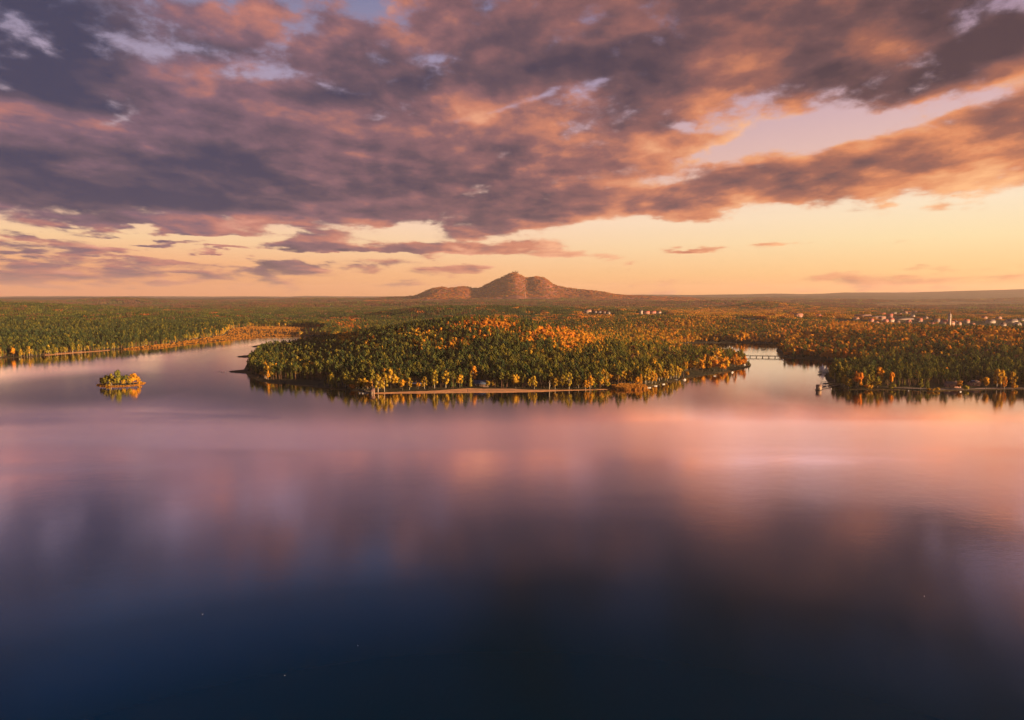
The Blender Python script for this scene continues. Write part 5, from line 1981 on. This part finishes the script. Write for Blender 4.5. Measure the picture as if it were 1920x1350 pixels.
# ------------------------------------------------------------------ reeds
def reed_tuft(seed):
    rg = np.random.default_rng(seed)
    V = []; Q = []
    n = 46
    for i in range(n):
        a = rg.random() * 6.28; r_ = 1.3 * math.sqrt(rg.random())
        x, y = math.cos(a) * r_, math.sin(a) * r_
        h = 1.9 + .8 * rg.random(); w_ = .10
        t_ = rg.random() * 3.14
        ux, uy = math.cos(t_) * w_, math.sin(t_) * w_
        lx, ly = rg.normal() * .25, rg.normal() * .25
        k_ = len(V)
        V += [(x - ux, y - uy, 0), (x + ux, y + uy, 0), (x + lx + ux * 1.2, y + ly + uy * 1.2, h), (x + lx - ux * 1.2, y + ly - uy * 1.2, h)]
        Q.append((k_, k_ + 1, k_ + 2, k_ + 3))
    return proto('reed_tuft', mesh_np('reed_tuft', V, np.array(Q), [REED]))


def reed_mat():
    m, t, out = material('dry_reed')
    rnd = t.node('ShaderNodeNewGeometry').outputs['Random Per Island']
    c = t.ramp(rnd, [(0, (0.22, 0.10, 0.02)), (.5, (0.50, 0.21, 0.03)), (1, (0.62, 0.32, 0.07))])
    d = t.node('ShaderNodeBsdfDiffuse'); t.link(c, d.inputs[0])
    tr = t.node('ShaderNodeBsdfTranslucent'); t.link(c, tr.inputs[0])
    mx = t.node('ShaderNodeMixShader'); mx.inputs[0].default_value = .3
    t.link(d.outputs[0], mx.inputs[1]); t.link(tr.outputs[0], mx.inputs[2])
    t.link(mx.outputs[0], out.inputs[0])
    return m


REED = reed_mat()
tufts = [reed_tuft(1), reed_tuft(2)]
rr_ = np.random.default_rng(9)


def reeds(name, label, polys, step, hscale, extra=None):
    XS, YS = [], []
    for P in polys:
        lo, hi = P.min(0), P.max(0)
        n = int((hi[0] - lo[0]) * (hi[1] - lo[1]) / step ** 2)
        x = rr_.uniform(lo[0], hi[0], n); y = rr_.uniform(lo[1], hi[1], n)
        k = in_poly(x, y, P)
        XS.append(x[k]); YS.append(y[k])
    x = np.concatenate(XS); y = np.concatenate(YS)
    if extra is not None:
        x = np.concatenate([x, extra[0]]); y = np.concatenate([y, extra[1]])
    sd_ = land_sd(x, y)
    k = sd_ > -1.5
    x, y, sd_ = x[k], y[k], sd_[k]
    z = np.maximum(height(x, y, sd_), -.3)
    n = len(x)
    s = hscale * (.7 + .5 * rr_.random(n))
    scatter(name, label, np.stack([x, y, z], 1), rr_.random(n) * 6.28, np.stack([s * 1.3, s * 1.3, s], 1), np.zeros(n), rr_.integers(0, 2, n), tufts)


reeds('reed_meadow', 'orange reed meadow along the far end of the left shore', [MEADOWS[0]], 6.5, .75)
reeds('reeds', 'patch of bright golden reeds at the right end of the beach', [MEADOWS[1]], 1.7, 1.1)
# fringe round the islet and along the left shore
t_ = rr_.random(420)
seg = (t_ * len(ISLET)).astype(int) % len(ISLET)
fr = rr_.random(420)[:, None]
pp = ISLET[seg] * (1 - fr) + ISLET[(seg + 1) % len(ISLET)] * fr + rr_.normal(size=(420, 2)) * .8
reeds('islet_reeds', 'low golden reeds round the edge of the islet', [ISLET[:3] * 0 + ISLET[:3]], 3.0, .34, (pp[:, 0], pp[:, 1]))
# ------------------------------------------------------------------ haze
def make_haze():
    m, t, out = material('haze_air')
    pv = t.node('ShaderNodeVolumePrincipled')
    pv.inputs['Color'].default_value = (0.95, 0.74, 0.66, 1)
    pv.inputs['Density'].default_value = 3.3e-5
    pv.inputs['Anisotropy'].default_value = 0.2
    t.link(pv.outputs[0], out.inputs['Volume'])
    x0, x1, y0, y1, z0, z1 = -26000, 26000, -8000, 26000, -6, 420
    v = [(x, y, z) for z in (z0, z1) for y in (y0, y1) for x in (x0, x1)]
    f = [(0, 2, 3, 1), (4, 5, 7, 6), (0, 1, 5, 4), (2, 6, 7, 3), (0, 4, 6, 2), (1, 3, 7, 5)]
    me = mesh_np('haze', v, np.array(f), [m])
    tag(link('haze', me), 'thin warm evening haze over the lake and the far woods', kind='stuff')


make_haze()
